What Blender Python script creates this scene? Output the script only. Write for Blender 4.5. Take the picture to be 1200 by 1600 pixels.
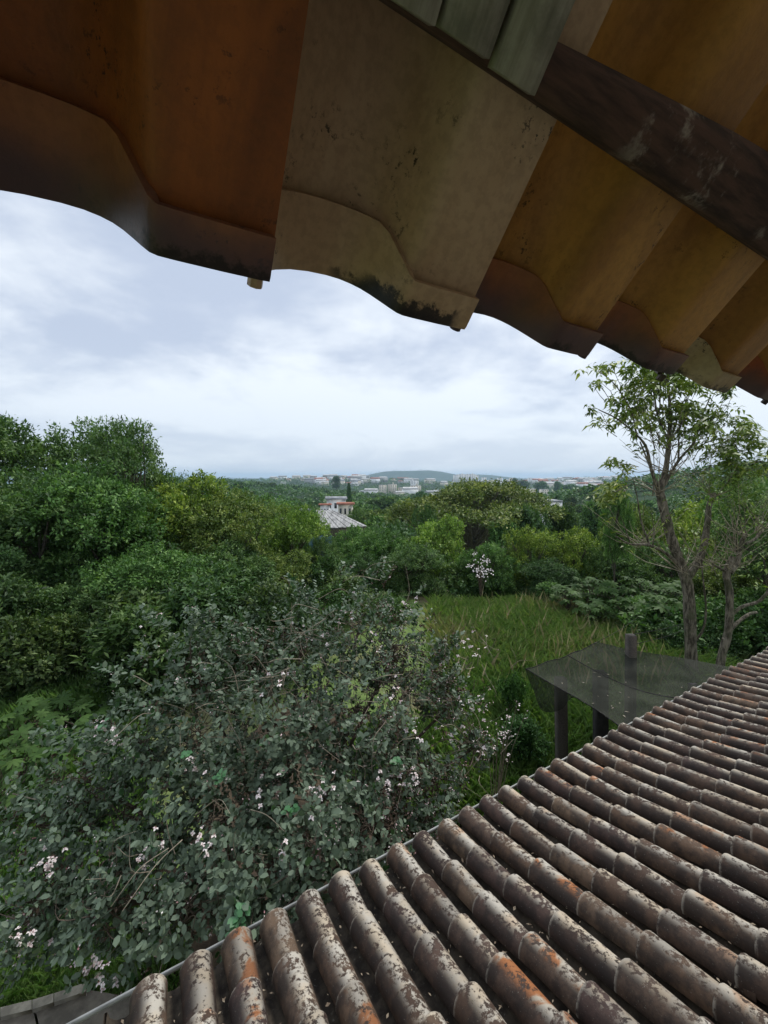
import bpy, math, random
import numpy as np
from mathutils import Vector, Matrix

for _o in list(bpy.data.objects):
    bpy.data.objects.remove(_o)
S = bpy.context.scene
COL = S.collection

# ------------------------------------------------------------------ camera
FPX = 630.0                       # focal length in photo pixels (photo 1200 x 1600)
TH = math.atan(55.0 / FPX)        # the camera looks slightly down
CAMZ = 4.9
cam_d = bpy.data.cameras.new('camera')
cam_d.sensor_fit = 'VERTICAL'
cam_d.sensor_height = 36.0
cam_d.lens = 36.0 * FPX / 1600.0
cam_d.clip_start = 0.02
cam_d.clip_end = 30000.0
cam = bpy.data.objects.new('camera', cam_d)
COL.objects.link(cam)
cam.location = (0, 0, CAMZ)
cam.rotation_euler = (math.radians(90) - TH, 0, 0)
S.camera = cam

# ------------------------------------------------------------------ sky
SUN_EL, SUN_AZ = 52.0, 38.0       # azimuth measured from +Y towards +X
world = bpy.data.worlds.new("World")
S.world = world
world.use_nodes = True
nt = world.node_tree
nt.nodes.clear()
wo = nt.nodes.new('ShaderNodeOutputWorld')
bg = nt.nodes.new('ShaderNodeBackground')
bg.inputs['Strength'].default_value = 0.1
sky = nt.nodes.new('ShaderNodeTexSky')
sky.sky_type = 'NISHITA'
sky.sun_disc = False
sky.sun_elevation = math.radians(SUN_EL)
sky.sun_rotation = math.radians(SUN_AZ)
sky.air_density = 1.0
sky.dust_density = 1.5
tc = nt.nodes.new('ShaderNodeTexCoord')
sep = nt.nodes.new('ShaderNodeSeparateXYZ')
nt.links.new(tc.outputs['Generated'], sep.inputs[0])


def wmath(op, a, b=None, clamp=False):
    n = nt.nodes.new('ShaderNodeMath')
    n.operation = op
    n.use_clamp = clamp
    for i, v in enumerate((a, b)):
        if v is None:
            continue
        if isinstance(v, (int, float)):
            n.inputs[i].default_value = v
        else:
            nt.links.new(v, n.inputs[i])
    return n.outputs[0]


zc = wmath('MAXIMUM', sep.outputs['Z'], 0.0)
zz = wmath('ADD', zc, 0.22)
cx = wmath('DIVIDE', sep.outputs['X'], zz)
cy = wmath('DIVIDE', sep.outputs['Y'], zz)
comb = nt.nodes.new('ShaderNodeCombineXYZ')
nt.links.new(cx, comb.inputs[0])
nt.links.new(cy, comb.inputs[1])
comb.inputs[2].default_value = 3.7


def wnoise(scale, detail, rough, dist=0.0, off=(0, 0, 0)):
    mp = nt.nodes.new('ShaderNodeMapping')
    mp.inputs['Location'].default_value = off
    nt.links.new(comb.outputs[0], mp.inputs[0])
    n = nt.nodes.new('ShaderNodeTexNoise')
    n.inputs['Scale'].default_value = scale
    n.inputs['Detail'].default_value = detail
    n.inputs['Roughness'].default_value = rough
    n.inputs['Distortion'].default_value = dist
    nt.links.new(mp.outputs[0], n.inputs['Vector'])
    return n.outputs['Fac']


def wramp(src, p0, p1, c0, c1):
    r = nt.nodes.new('ShaderNodeValToRGB')
    r.color_ramp.elements[0].position = p0
    r.color_ramp.elements[1].position = p1
    r.color_ramp.elements[0].color = (*c0, 1)
    r.color_ramp.elements[1].color = (*c1, 1)
    r.color_ramp.interpolation = 'EASE'
    nt.links.new(src, r.inputs[0])
    return r.outputs[0]


n1 = wnoise(0.85, 7, 0.55, 0.35, (2.15, 0.3, 0))
n2 = wnoise(2.4, 8, 0.6, 0.3, (4.0, 2.0, 1))
nm = wmath('ADD', wmath('MULTIPLY', n1, 0.80), wmath('MULTIPLY', n2, 0.20))
cloud_unit = wramp(nm, 0.39, 0.56, (0.51, 0.585, 0.725), (0.86, 0.92, 0.985))
mulc = nt.nodes.new('ShaderNodeVectorMath')
mulc.operation = 'SCALE'
nt.links.new(cloud_unit, mulc.inputs[0])
mulc.inputs['Scale'].default_value = 6.9
hz = wramp(sep.outputs['Z'], 0.0, 0.30, (1, 1, 1), (0, 0, 0))
mixh = nt.nodes.new('ShaderNodeMix')
mixh.data_type = 'RGBA'
nt.links.new(wmath('MULTIPLY', hz, 0.7), mixh.inputs[0])
nt.links.new(mulc.outputs[0], mixh.inputs[6])
mixh.inputs[7].default_value = (4.4, 5.0, 5.75, 1)
mixs = nt.nodes.new('ShaderNodeMix')
mixs.data_type = 'RGBA'
mixs.inputs[0].default_value = 0.93
nt.links.new(sky.outputs[0], mixs.inputs[6])
nt.links.new(mixh.outputs[2], mixs.inputs[7])
nt.links.new(mixs.outputs[2], bg.inputs['Color'])
nt.links.new(bg.outputs[0], wo.inputs['Surface'])

# ------------------------------------------------------------------ sun (veiled by cloud)
sd = bpy.data.lights.new('sun', 'SUN')
sd.energy = 1.5
sd.angle = math.radians(14)
sd.color = (1.0, 0.97, 0.92)
so = bpy.data.objects.new('sun', sd)
COL.objects.link(so)
el, az = math.radians(SUN_EL), math.radians(SUN_AZ)
sdir = Vector((math.sin(az) * math.cos(el), math.cos(az) * math.cos(el), math.sin(el)))
so.rotation_euler = sdir.to_track_quat('Z', 'Y').to_euler()
so.location = (5, -5, 20)

S.view_settings.view_transform = 'Standard'
S.view_settings.look = 'None'
S.view_settings.exposure = 0.7
S.view_settings.gamma = 1.0
S.view_settings.use_curve_mapping = False
S.render.engine = 'CYCLES'
S.cycles.max_bounces = 8
S.cycles.transparent_max_bounces = 12
S.cycles.volume_bounces = 1

# ================================================================== helpers
R0 = np.random.default_rng(7)
c_, s_ = math.cos(TH), math.sin(TH)


def ray(u, v):
    x, y, z = (u - 600) / FPX, 1.0, (800 - v) / FPX
    return np.array([x, y * c_ + z * s_, -y * s_ + z * c_])


def PT(u, v, y):
    """world point seen at photo pixel (u,v), y metres ahead of the camera"""
    r = ray(u, v)
    return np.array([0, 0, CAMZ]) + r * (y / r[1])


def pix(P):
    x, y, z = P[0], P[1], P[2] - CAMZ
    fw = y * c_ - z * s_
    up = y * s_ + z * c_
    if fw < 0.01:
        return (-9999, -9999)
    return 600 + FPX * x / fw, 800 - FPX * up / fw


def tag(o, label=None, cat=None, group=None, kind=None):
    if label:
        o['label'] = label
    if cat:
        o['category'] = cat
    if group:
        o['group'] = group
    if kind:
        o['kind'] = kind
    return o


def empty(name, loc=(0, 0, 0), rz=0, label=None, cat=None, group=None):
    o = bpy.data.objects.new(name, None)
    COL.objects.link(o)
    o.location = loc
    o.rotation_euler = (0, 0, rz)
    o.empty_display_size = 0.1
    return tag(o, label, cat, group)


class Acc:
    """collects faces of any size; verts + optional per-vertex tint"""

    def __init__(self):
        self.v, self.f, self.t, self.n = [], [], [], 0

    def add(self, V, F, tint=0.5):
        V = np.asarray(V, dtype=np.float32).reshape(-1, 3)
        F = np.asarray(F, dtype=np.int32)
        self.v.append(V)
        self.f.append(F + self.n)
        if np.isscalar(tint):
            tint = np.full(len(V), tint, dtype=np.float32)
        self.t.append(np.asarray(tint, dtype=np.float32))
        self.n += len(V)

    def mesh(self, name, mat=None, smooth=False):
        me = bpy.data.meshes.new(name)
        V = np.concatenate(self.v)
        me.vertices.add(len(V))
        me.vertices.foreach_set('co', V.ravel())
        loops = np.concatenate([f.ravel() for f in self.f])
        tot = np.concatenate([np.full(len(f), f.shape[1], dtype=np.int32) for f in self.f])
        start = np.concatenate([[0], np.cumsum(tot)[:-1]]).astype(np.int32)
        me.loops.add(len(loops))
        me.loops.foreach_set('vertex_index', loops.astype(np.int32))
        me.polygons.add(len(tot))
        me.polygons.foreach_set('loop_start', start)
        me.polygons.foreach_set('loop_total', tot)
        me.update(calc_edges=True)
        if smooth:
            me.polygons.foreach_set('use_smooth', np.ones(len(tot), dtype=bool))
        a = me.attributes.new('tint', 'FLOAT', 'POINT')
        a.data.foreach_set('value', np.concatenate(self.t))
        if mat:
            me.materials.append(mat)
        return me

    def build(self, name, mat, parent=None, smooth=False, loc=None):
        o = bpy.data.objects.new(name, self.mesh(name, mat, smooth))
        COL.objects.link(o)
        if parent:
            o.parent = parent
        if loc is not None:
            o.location = loc
        return o


def link(name, me, parent=None, loc=None):
    o = bpy.data.objects.new(name, me)
    COL.objects.link(o)
    if parent:
        o.parent = parent
    if loc is not None:
        o.location = loc
    return o


BOXF = [(0, 3, 2, 1), (4, 5, 6, 7), (0, 1, 5, 4), (1, 2, 6, 5), (2, 3, 7, 6), (3, 0, 4, 7)]


def box(acc, c, sx, sy, sz, X=(1, 0, 0), Y=(0, 1, 0), Z=(0, 0, 1), tint=0.5):
    c, X, Y, Z = [np.array(a, dtype=float) for a in (c, X, Y, Z)]
    V = []
    for z in (-1, 1):
        for (x, y) in ((-1, -1), (1, -1), (1, 1), (-1, 1)):
            V.append(c + X * x * sx / 2 + Y * y * sy / 2 + Z * z * sz / 2)
    acc.add(V, BOXF, tint)


def tube(acc, pts, rad, sides=6, tint=0.5, cap=True):
    pts = np.asarray(pts, dtype=float)
    n = len(pts)
    rad = np.broadcast_to(rad, (n,))
    tan = np.gradient(pts, axis=0)
    tan /= np.linalg.norm(tan, axis=1)[:, None] + 1e-9
    ref = np.array([0.0, 0, 1]) if abs(tan[0][2]) < 0.9 else np.array([1.0, 0, 0])
    a = np.linspace(0, 2 * math.pi, sides, endpoint=False)
    V = []
    u = np.cross(ref, tan[0])
    u /= np.linalg.norm(u)
    for i in range(n):
        u = u - tan[i] * (u @ tan[i])
        u /= np.linalg.norm(u) + 1e-9
        w = np.cross(tan[i], u)
        V.append(pts[i] + rad[i] * (np.cos(a)[:, None] * u + np.sin(a)[:, None] * w))
    V = np.concatenate(V)
    F = []
    for i in range(n - 1):
        for k in range(sides):
            k2 = (k + 1) % sides
            F.append((i * sides + k, i * sides + k2, (i + 1) * sides + k2, (i + 1) * sides + k))
    acc.add(V, F, tint)
    if cap:
        acc.add(V[-sides:], [list(range(sides))], tint)
        acc.add(V[:sides], [list(range(sides))[::-1]], tint)


def norm(a):
    return a / (np.linalg.norm(a, axis=-1, keepdims=True) + 1e-9)


def leaves(acc, P, A, N, L, W, tint, shape='diamond', fold=0.18, droop=0.0):
    """leaf blades: base points P, axes A, normals N (all n x 3)"""
    A = norm(A)
    Sd = norm(np.cross(N, A))
    N = np.cross(A, Sd)
    n = len(P)
    L = np.broadcast_to(L, (n,))[:, None]
    W = np.broadcast_to(W, (n,))[:, None]
    tint = np.broadcast_to(tint, (n,))
    if shape == 'diamond':
        V = np.stack([P, P + A * L * .45 + Sd * W * .5 + N * W * fold, P + A * L - N * L * droop,
                      P + A * L * .45 - Sd * W * .5 + N * W * fold], axis=1)
        k = 4
    else:
        V = np.stack([P, P + A * L * .25 + Sd * W * .40 + N * W * fold * .7, P + A * L * .68 + Sd * W * .46 + N * W * fold - N * L * droop * .5,
                      P + A * L - N * L * droop,
                      P + A * L * .68 - Sd * W * .46 + N * W * fold - N * L * droop * .5, P + A * L * .25 - Sd * W * .40 + N * W * fold * .7], axis=1)
        k = 6
    F = np.arange(n * k).reshape(n, k)
    acc.add(V.reshape(-1, 3), F, np.repeat(tint, k))


# ------------------------------------------------------------------ materials
def mat_new(name):
    m = bpy.data.materials.new(name)
    m.use_nodes = True
    n = m.node_tree
    b = n.nodes['Principled BSDF']
    return m, n, b


class NB:
    def __init__(self, nt):
        self.nt = nt

    def node(self, t, **kw):
        n = self.nt.nodes.new(t)
        for k, v in kw.items():
            setattr(n, k, v)
        return n

    def put(self, sock, v):
        if isinstance(v, (int, float)):
            sock.default_value = v
        elif isinstance(v, (tuple, list)):
            sock.default_value = (*v, 1) if len(v) == 3 and len(sock.default_value) == 4 else v
        else:
            self.nt.links.new(v, sock)

    def math(self, op, a, b=None, clamp=False):
        n = self.node('ShaderNodeMath', operation=op, use_clamp=clamp)
        self.put(n.inputs[0], a)
        if b is not None:
            self.put(n.inputs[1], b)
        return n.outputs[0]

    def noise(self, vec, scale, detail=4, rough=0.55, dist=0.0):
        n = self.node('ShaderNodeTexNoise')
        self.put(n.inputs['Vector'], vec)
        self.put(n.inputs['Scale'], scale)
        n.inputs['Detail'].default_value = detail
        n.inputs['Roughness'].default_value = rough
        n.inputs['Distortion'].default_value = dist
        return n.outputs['Fac']

    def ramp(self, f, stops):
        n = self.node('ShaderNodeValToRGB')
        while len(n.color_ramp.elements) < len(stops):
            n.color_ramp.elements.new(0.5)
        for e, (p, c) in zip(n.color_ramp.elements, stops):
            e.position = p
            e.color = (*c, 1) if len(c) == 3 else c
        self.put(n.inputs[0], f)
        return n.outputs[0]

    def step(self, f, a, b):
        n = self.node('ShaderNodeMapRange')
        n.interpolation_type = 'SMOOTHSTEP'
        self.put(n.inputs['Value'], f)
        n.inputs['From Min'].default_value = a
        n.inputs['From Max'].default_value = b
        return n.outputs[0]

    def mix(self, f, a, b, blend='MIX'):
        n = self.node('ShaderNodeMix', data_type='RGBA', blend_type=blend)
        self.put(n.inputs[0], f)
        self.put(n.inputs[6], a)
        self.put(n.inputs[7], b)
        return n.outputs[2]

    def vadd(self, a, b):
        n = self.node('ShaderNodeVectorMath', operation='ADD')
        self.put(n.inputs[0], a)
        self.put(n.inputs[1], b)
        return n.outputs[0]

    def vscale(self, a, v):
        n = self.node('ShaderNodeVectorMath', operation='MULTIPLY')
        self.put(n.inputs[0], a)
        n.inputs[1].default_value = v
        return n.outputs[0]

    def bump(self, h, strength, dist):
        n = self.node('ShaderNodeBump')
        n.inputs['Strength'].default_value = strength
        n.inputs['Distance'].default_value = dist
        self.put(n.inputs['Height'], h)
        return n.outputs[0]

    def objvec(self):
        """object coordinates shifted by a random amount per object"""
        t = self.node('ShaderNodeTexCoord')
        oi = self.node('ShaderNodeObjectInfo')
        r = self.math('MULTIPLY', oi.outputs['Random'], 37.0)
        cmb = self.node('ShaderNodeCombineXYZ')
        for i in range(3):
            self.put(cmb.inputs[i], r)
        return self.vadd(t.outputs['Object'], cmb.outputs[0]), t.outputs['Object'], oi.outputs['Random']

    def attr(self, name, typ='GEOMETRY'):
        n = self.node('ShaderNodeAttribute')
        n.attribute_type = typ
        n.attribute_name = name
        return n


def leaf_mat(name, c0, c1, c2=None, back=None, rough=0.5, trans=0.25, hue=True, spec=0.35):
    """leaf colour from tint per leaf; underside colour optional; light passes through the blade"""
    m, n, b = mat_new(name)
    q = NB(n)
    t = q.attr('tint').outputs['Fac']
    col = q.ramp(t, [(0.0, c0), (0.6, c1), (1.0, c2 or c1)])
    if hue:
        at = q.attr('hue', 'OBJECT')
        col = q.mix(1.0, col, at.outputs['Color'], 'MULTIPLY')
    if back:
        g = q.node('ShaderNodeNewGeometry')
        col = q.mix(g.outputs['Backfacing'], col, back)
    q.put(b.inputs['Base Color'], col)
    b.inputs['Roughness'].default_value = rough
    b.inputs['Specular IOR Level'].default_value = spec
    tr = q.node('ShaderNodeBsdfTranslucent')
    q.put(tr.inputs['Color'], q.mix(1.0, col, (1.0, 1.1, 0.45), 'MULTIPLY'))
    mx = q.node('ShaderNodeMixShader')
    mx.inputs[0].default_value = trans
    n.links.new(b.outputs[0], mx.inputs[1])
    n.links.new(tr.outputs[0], mx.inputs[2])
    n.links.new(mx.outputs[0], n.nodes['Material Output'].inputs['Surface'])
    return m


def plain(name, col, rough=0.8, var=0.25, scale=4.0, bump=0.0, bscale=None, metal=0.0, spec=0.3, col2=None):
    m, n, b = mat_new(name)
    q = NB(n)
    v, ob, rnd = q.objvec()
    f = q.noise(v, scale, 6, 0.6)
    c2 = col2 or tuple(c * (1 - var) for c in col)
    c1 = col if col2 else tuple(min(1, c * (1 + var)) for c in col)
    q.put(b.inputs['Base Color'], q.mix(q.step(f, 0.35, 0.65), c2, c1))
    b.inputs['Roughness'].default_value = rough
    b.inputs['Metallic'].default_value = metal
    b.inputs['Specular IOR Level'].default_value = spec
    if bump:
        h = q.noise(v, bscale or scale * 5, 6, 0.7)
        q.put(b.inputs['Normal'], q.bump(h, bump, 0.01))
    return m


def bark_mat(name, c0, c1, moss=(0.10, 0.12, 0.07)):
    m, n, b = mat_new(name)
    q = NB(n)
    v, ob, rnd = q.objvec()
    f = q.noise(q.vscale(v, (1, 1, .25)), 18, 6, 0.7)
    g = q.noise(v, 3.5, 5, 0.6)
    col = q.mix(q.step(f, .38, .62), c0, c1)
    col = q.mix(q.math('MULTIPLY', q.step(g, .5, .66), .7), col, moss)
    q.put(b.inputs['Base Color'], col)
    b.inputs['Roughness'].default_value = 0.9
    b.inputs['Specular IOR Level'].default_value = 0.15
    q.put(b.inputs['Normal'], q.bump(f, 0.6, 0.02))
    return m


M = {}
M['bark'] = bark_mat('bark', (0.055, 0.045, 0.035), (0.16, 0.14, 0.115))
M['bark_pale'] = bark_mat('bark_pale', (0.10, 0.09, 0.07), (0.30, 0.27, 0.22), (0.10, 0.12, 0.07))
M['bark_mottled'] = bark_mat('bark_mottled', (0.055, 0.048, 0.036), (0.24, 0.21, 0.165), (0.075, 0.085, 0.045))
M['twig'] = plain('twig', (0.13, 0.10, 0.075), 0.85, 0.4, 12)
M['twig_dry'] = plain('twig_dry', (0.26, 0.22, 0.165), 0.85, 0.35, 12)
M['leaf'] = leaf_mat('tree_leaf', (0.034, 0.074, 0.022), (0.108, 0.200, 0.062), (0.27, 0.38, 0.155), spec=0.25)
M['leaf_grey'] = leaf_mat('bush_leaf', (0.030, 0.080, 0.028), (0.110, 0.205, 0.092), (0.38, 0.48, 0.31),
                          back=(0.15, 0.20, 0.135), rough=0.5, trans=0.10, hue=False, spec=0.22)
M['leaf_fresh'] = leaf_mat('fresh_leaf', (0.05, 0.16, 0.055), (0.085, 0.23, 0.09), (0.14, 0.29, 0.14), rough=0.35, trans=0.2, hue=False, spec=0.5)
M['leaf_dead'] = leaf_mat('dry_leaf', (0.06, 0.04, 0.028), (0.13, 0.095, 0.07), (0.27, 0.23, 0.19), rough=0.8, trans=0.05, hue=False, spec=0.1)
M['grass'] = leaf_mat('grass_blade', (0.18, 0.36, 0.10), (0.38, 0.54, 0.21), (0.60, 0.53, 0.36), rough=0.7, trans=0.25, hue=False, spec=0.1)


def petal_material():
    m, n, b = mat_new('petal')
    q = NB(n)
    t = q.attr('tint').outputs['Fac']
    q.put(b.inputs['Base Color'], q.ramp(t, [(0.0, (0.42, 0.02, 0.05)), (0.4, (0.60, 0.36, 0.38)), (1.0, (0.84, 0.80, 0.76))]))
    b.inputs['Roughness'].default_value = 0.6
    return m


M['petal'] = petal_material()

# ================================================================== terrain
HP = np.array([[0, 0], [12, 0], [17, -.2], [20, -1.8], [25, -4.0], [35, -6.0], [50, -8.0], [70, -9], [120, -14], [250, -22], [600, -35], [1500, -41], [9000, -41]], float)


def H(x, y):
    x = np.asarray(x, float)
    y = np.asarray(y, float)
    D = np.hypot(x, np.maximum(y, 0))
    z = np.interp(D, HP[:, 0], HP[:, 1])

    rise = np.clip((D - 25) / 90, 0, 1)

    def g(cx, cy, sx, sy, a):
        return rise * a * np.exp(-((x - cx) / sx) ** 2 - ((y - cy) / sy) ** 2)
    z = z + g(255, 225, 130, 150, 35) + g(-320, 520, 260, 260, 34)
    z = z + g(-150, 1650, 420, 380, 36) + g(900, 1500, 420, 350, 34) + g(-900, 1300, 500, 500, 30)
    z = z + g(40, 4700, 330, 500, 92) + g(560, 4700, 330, 500, 98) + g(1250, 5200, 380, 500, 76) + g(300, 4900, 900, 600, 18)
    z = z + g(2400, 4200, 900, 600, 45) + g(-2300, 3800, 1500, 700, 40)
    near = np.clip((D - 5) / 20, 0, 1) * (D < 80)
    z = z + near * .12 * np.sin(x * .9 + 1) * np.cos(y * .7)
    return z


def ground_material():
    m, n, b = mat_new('ground_soil')
    q = NB(n)
    t = q.node('ShaderNodeTexCoord')
    v = t.outputs['Object']
    f1 = q.noise(v, .35, 6, .6)
    f2 = q.noise(v, 3.0, 6, .7)
    f3 = q.noise(v, .012, 8, .65)
    near = q.mix(q.step(f2, .35, .65), (0.10, 0.16, 0.045), (0.17, 0.235, 0.075))
    near = q.mix(q.step(f1, .48, .62), near, (0.20, 0.185, 0.10))
    far = q.mix(q.step(f3, .38, .62), (0.022, 0.045, 0.022), (0.045, 0.075, 0.035))
    g = q.node('ShaderNodeNewGeometry')
    ln = q.node('ShaderNodeVectorMath', operation='LENGTH')
    n.links.new(g.outputs['Position'], ln.inputs[0])
    q.put(b.inputs['Base Color'], q.mix(q.step(ln.outputs['Value'], 30, 90), near, far))
    b.inputs['Roughness'].default_value = 0.95
    b.inputs['Specular IOR Level'].default_value = 0.1
    q.put(b.inputs['Normal'], q.bump(f2, .6, .08))
    return m


rr = np.concatenate([[0.0], np.geomspace(1.2, 14000, 150)])
aa = np.linspace(-math.pi, math.pi, 221)
RR, AA = np.meshgrid(rr, aa, indexing='ij')
gx, gy = RR * np.sin(AA), RR * np.cos(AA)
gz = H(gx, gy)
acc = Acc()
nA = len(aa)
idx = np.arange(len(rr) * nA).reshape(len(rr), nA)
F = np.stack([idx[:-1, :-1], idx[:-1, 1:], idx[1:, 1:], idx[1:, :-1]], -1).reshape(-1, 4)[:, ::-1]
acc.add(np.stack([gx, gy, gz], -1).reshape(-1, 3), F)
M['ground'] = ground_material()
g_o = acc.build('ground', M['ground'], smooth=True)
tag(g_o, 'uneven grassy ground falling away from the house to the valley', kind='structure')

# ================================================================== the house the picture is taken from
AZ = math.radians(60.2)
EV = np.array([math.sin(AZ), math.cos(AZ), 0.0])          # along both eaves
DV = np.array([-math.cos(AZ), math.sin(AZ), 0.0])         # away from the house
ZV = np.array([0, 0, 1.0])
CAMP = np.array([0, 0, CAMZ])
RM = Matrix(((EV[0], DV[0], 0), (EV[1], DV[1], 0), (0, 0, 1)))   # house axes -> world


def tile_mat(name, kind):
    m, n, b = mat_new(name)
    q = NB(n)
    v, ob, rnd = q.objvec()
    if kind == 'old':                      # weathered caps of the lower roof
        sepx = q.node('ShaderNodeSeparateXYZ')
        n.links.new(ob, sepx.inputs[0])
        f1 = q.noise(v, 9, 7, .65)
        f2 = q.noise(v, 38, 7, .72)
        f3 = q.noise(v, 5.5, 5, .6, .6)
        wn = q.node('ShaderNodeTexWhiteNoise', noise_dimensions='1D')
        q.put(wn.inputs['W'], q.math('MULTIPLY', rnd, 91.7))
        base = q.ramp(rnd, [(0.0, (0.042, 0.024, 0.018)), (0.3, (0.072, 0.042, 0.027)), (.55, (0.11, 0.066, 0.040)),
                            (.8, (0.056, 0.033, 0.029)), (1.0, (0.15, 0.098, 0.060))])
        base = q.mix(q.step(f1, .34, .60), base, q.mix(.8, base, (0.016, 0.012, 0.010)))
        # lichen and washed-off clay on the crown of the tile
        crown = q.step(sepx.outputs['Z'], .022, .060)
        side = q.step(sepx.outputs['X'], -.045, .02)
        wear = q.math('MULTIPLY', q.math('MULTIPLY', crown, side), q.step(wn.outputs['Value'], -.7, .7))
        lich = q.math('MULTIPLY', wear, q.step(q.math('ADD', q.math('MULTIPLY', f2, .62), q.math('MULTIPLY', f1, .5)), .520, .575))
        lc = q.mix(q.step(f3, .40, .62), (0.50, 0.46, 0.39), (0.55, 0.46, 0.34))
        wn2 = q.node('ShaderNodeTexWhiteNoise', noise_dimensions='1D')
        q.put(wn2.inputs['W'], q.math('MULTIPLY', rnd, 517.3))
        orange = q.math('MULTIPLY', q.step(wn2.outputs['Value'], .58, .80), q.step(f3, .50, .60))
        lc = q.mix(orange, lc, (0.40, 0.15, 0.050))
        col = q.mix(q.math('MULTIPLY', lich, .95), base, lc)
        ring = q.math('MULTIPLY', q.math('SUBTRACT', 1.0, q.step(sepx.outputs['Y'], .004, .016)), q.step(f2, .40, .55))
        col = q.mix(q.math('MULTIPLY', ring, .5), col, (0.36, 0.32, 0.26))
        spk = q.step(q.noise(v, 150, 3, .6), .66, .72)
        col = q.mix(q.math('MULTIPLY', spk, .5), col, (0.33, 0.32, 0.28))
        q.put(b.inputs['Base Color'], col)
        b.inputs['Roughness'].default_value = 0.72
        b.inputs['Specular IOR Level'].default_value = 0.3
        q.put(b.inputs['Normal'], q.bump(q.math('ADD', f2, q.math('MULTIPLY', lich, .5)), .55, .004))
    elif kind == 'channel':
        f1 = q.noise(v, 12, 7, .65)
        f2 = q.noise(v, 60, 5, .7)
        col = q.mix(q.step(f1, .35, .65), (0.030, 0.024, 0.019), (0.085, 0.068, 0.050))
        col = q.mix(q.math('MULTIPLY', q.step(f2, .60, .72), .5), col, (0.25, 0.24, 0.21))
        q.put(b.inputs['Base Color'], col)
        b.inputs['Roughness'].default_value = 0.85
        b.inputs['Specular IOR Level'].default_value = 0.15
        q.put(b.inputs['Normal'], q.bump(f2, .4, .004))
    else:                                  # clay of the upper eave, colour given per tile
        at = q.attr('clay', 'OBJECT').outputs['Color']
        at2 = q.attr('stain', 'OBJECT').outputs['Color']
        f1 = q.noise(q.vscale(v, (1, .35, 1)), 9, 6, .6, .5)
        f2 = q.noise(v, 90, 5, .65)
        f3 = q.noise(v, 420, 4, .7)
        sp = q.step(q.noise(v, 95, 6, .75), .555, .62)
        grow = q.math('MULTIPLY', sp, q.step(q.noise(v, 11, 3, .5), .50, .66))
        col = q.mix(q.math('MULTIPLY', q.step(f1, .36, .66), .85), at, at2)
        col = q.mix(q.math('MULTIPLY', q.step(f2, .42, .62), .16), col, (0.05, 0.035, 0.02))
        col = q.mix(q.math('MULTIPLY', grow, .9), col, (0.018, 0.014, 0.012))
        fl = q.attr('flash', 'OBJECT').outputs['Fac']
        spf = q.node('ShaderNodeSeparateXYZ')
        n.links.new(ob, spf.inputs[0])
        fy = q.math('ADD', spf.outputs['Y'], q.math('MULTIPLY', q.math('SUBTRACT', q.noise(v, 14, 3, .5), .5), .05))
        col = q.mix(q.math('MULTIPLY', q.math('MULTIPLY', fl, .9), q.math('SUBTRACT', 1.0, q.step(fy, .010, .070))), col, (0.085, 0.060, 0.072))
        sp2 = q.node('ShaderNodeSeparateXYZ')
        n.links.new(ob, sp2.inputs[0])
        lipn = q.noise(v, 60, 6, .7)
        lip = q.math('MULTIPLY', q.math('SUBTRACT', 1.0, q.step(q.math('ADD', sp2.outputs['Y'], q.math('MULTIPLY', q.math('SUBTRACT', lipn, .5), .06)), .002, .016)), q.step(q.noise(v, 8, 2, .5), .46, .58))
        col = q.mix(q.math('MULTIPLY', lip, .9), col, (0.020, 0.017, 0.018))
        mo = q.attr('mould', 'OBJECT').outputs['Fac']
        my = q.math('ADD', sp2.outputs['Y'], q.math('MULTIPLY', q.math('SUBTRACT', lipn, .5), .05))
        mx_ = q.math('ADD', sp2.outputs['X'], q.math('MULTIPLY', q.math('SUBTRACT', q.noise(v, 30, 4, .6), .5), .06))
        msk = q.math('MULTIPLY', q.math('MULTIPLY', mo, q.step(mx_, .105, .125)), q.math('MULTIPLY', q.math('SUBTRACT', 1.0, q.step(my, .014, .022)), q.math('SUBTRACT', 1.0, q.step(mx_, .215, .24))))
        col = q.mix(q.math('MULTIPLY', msk, .93), col, (0.016, 0.015, 0.018))
        q.put(b.inputs['Base Color'], col)
        b.inputs['Roughness'].default_value = 0.48
        b.inputs['Specular IOR Level'].default_value = 0.3
        q.put(b.inputs['Normal'], q.bump(q.math('ADD', f3, q.math('MULTIPLY', f2, 1.5)), .3, .0015))
    return m


M['tile_old'] = tile_mat('weathered_clay', 'old')
M['tile_channel'] = tile_mat('channel_clay', 'channel')
M['tile_clay'] = tile_mat('eave_clay', 'clay')
M['wall'] = plain('painted_plaster', (0.42, 0.38, 0.31), 0.9, 0.12, 3, 0.3, 60)
M['grey_wood'] = plain('grey_wood', (0.14, 0.14, 0.115), 0.85, 0.0, 3)
M['metal_strip'] = plain('galvanised_strip', (0.42, 0.42, 0.39), 0.6, 0.2, 9)
M['concrete'] = plain('concrete', (0.17, 0.15, 0.12), 0.9, 0.3, 6, 0.5, 60)


def wood_mat(name, c0, c1, mould=None):
    m, n, b = mat_new(name)
    q = NB(n)
    v, ob, rnd = q.objvec()
    f = q.noise(q.vscale(v, (1, .06, 1)) if mould is None else q.vscale(v, (.12, 1, 1)), 90, 6, .65)
    g = q.noise(v, 14, 6, .7)
    col = q.mix(q.step(f, .34, .66), c0, c1)
    if mould:
        h = q.noise(v, 5, 3, .5)
        mm = q.math('MULTIPLY', q.step(g, .52, .66), q.step(h, .50, .62))
        col = q.mix(mm, col, mould)
    else:
        col = q.mix(q.math('MULTIPLY', q.step(g, .48, .7), .45), col, (0.05, 0.055, 0.04))
    q.put(b.inputs['Base Color'], col)
    b.inputs['Roughness'].default_value = 0.85
    q.put(b.inputs['Normal'], q.bump(f, .5, .002))
    return m


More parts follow.
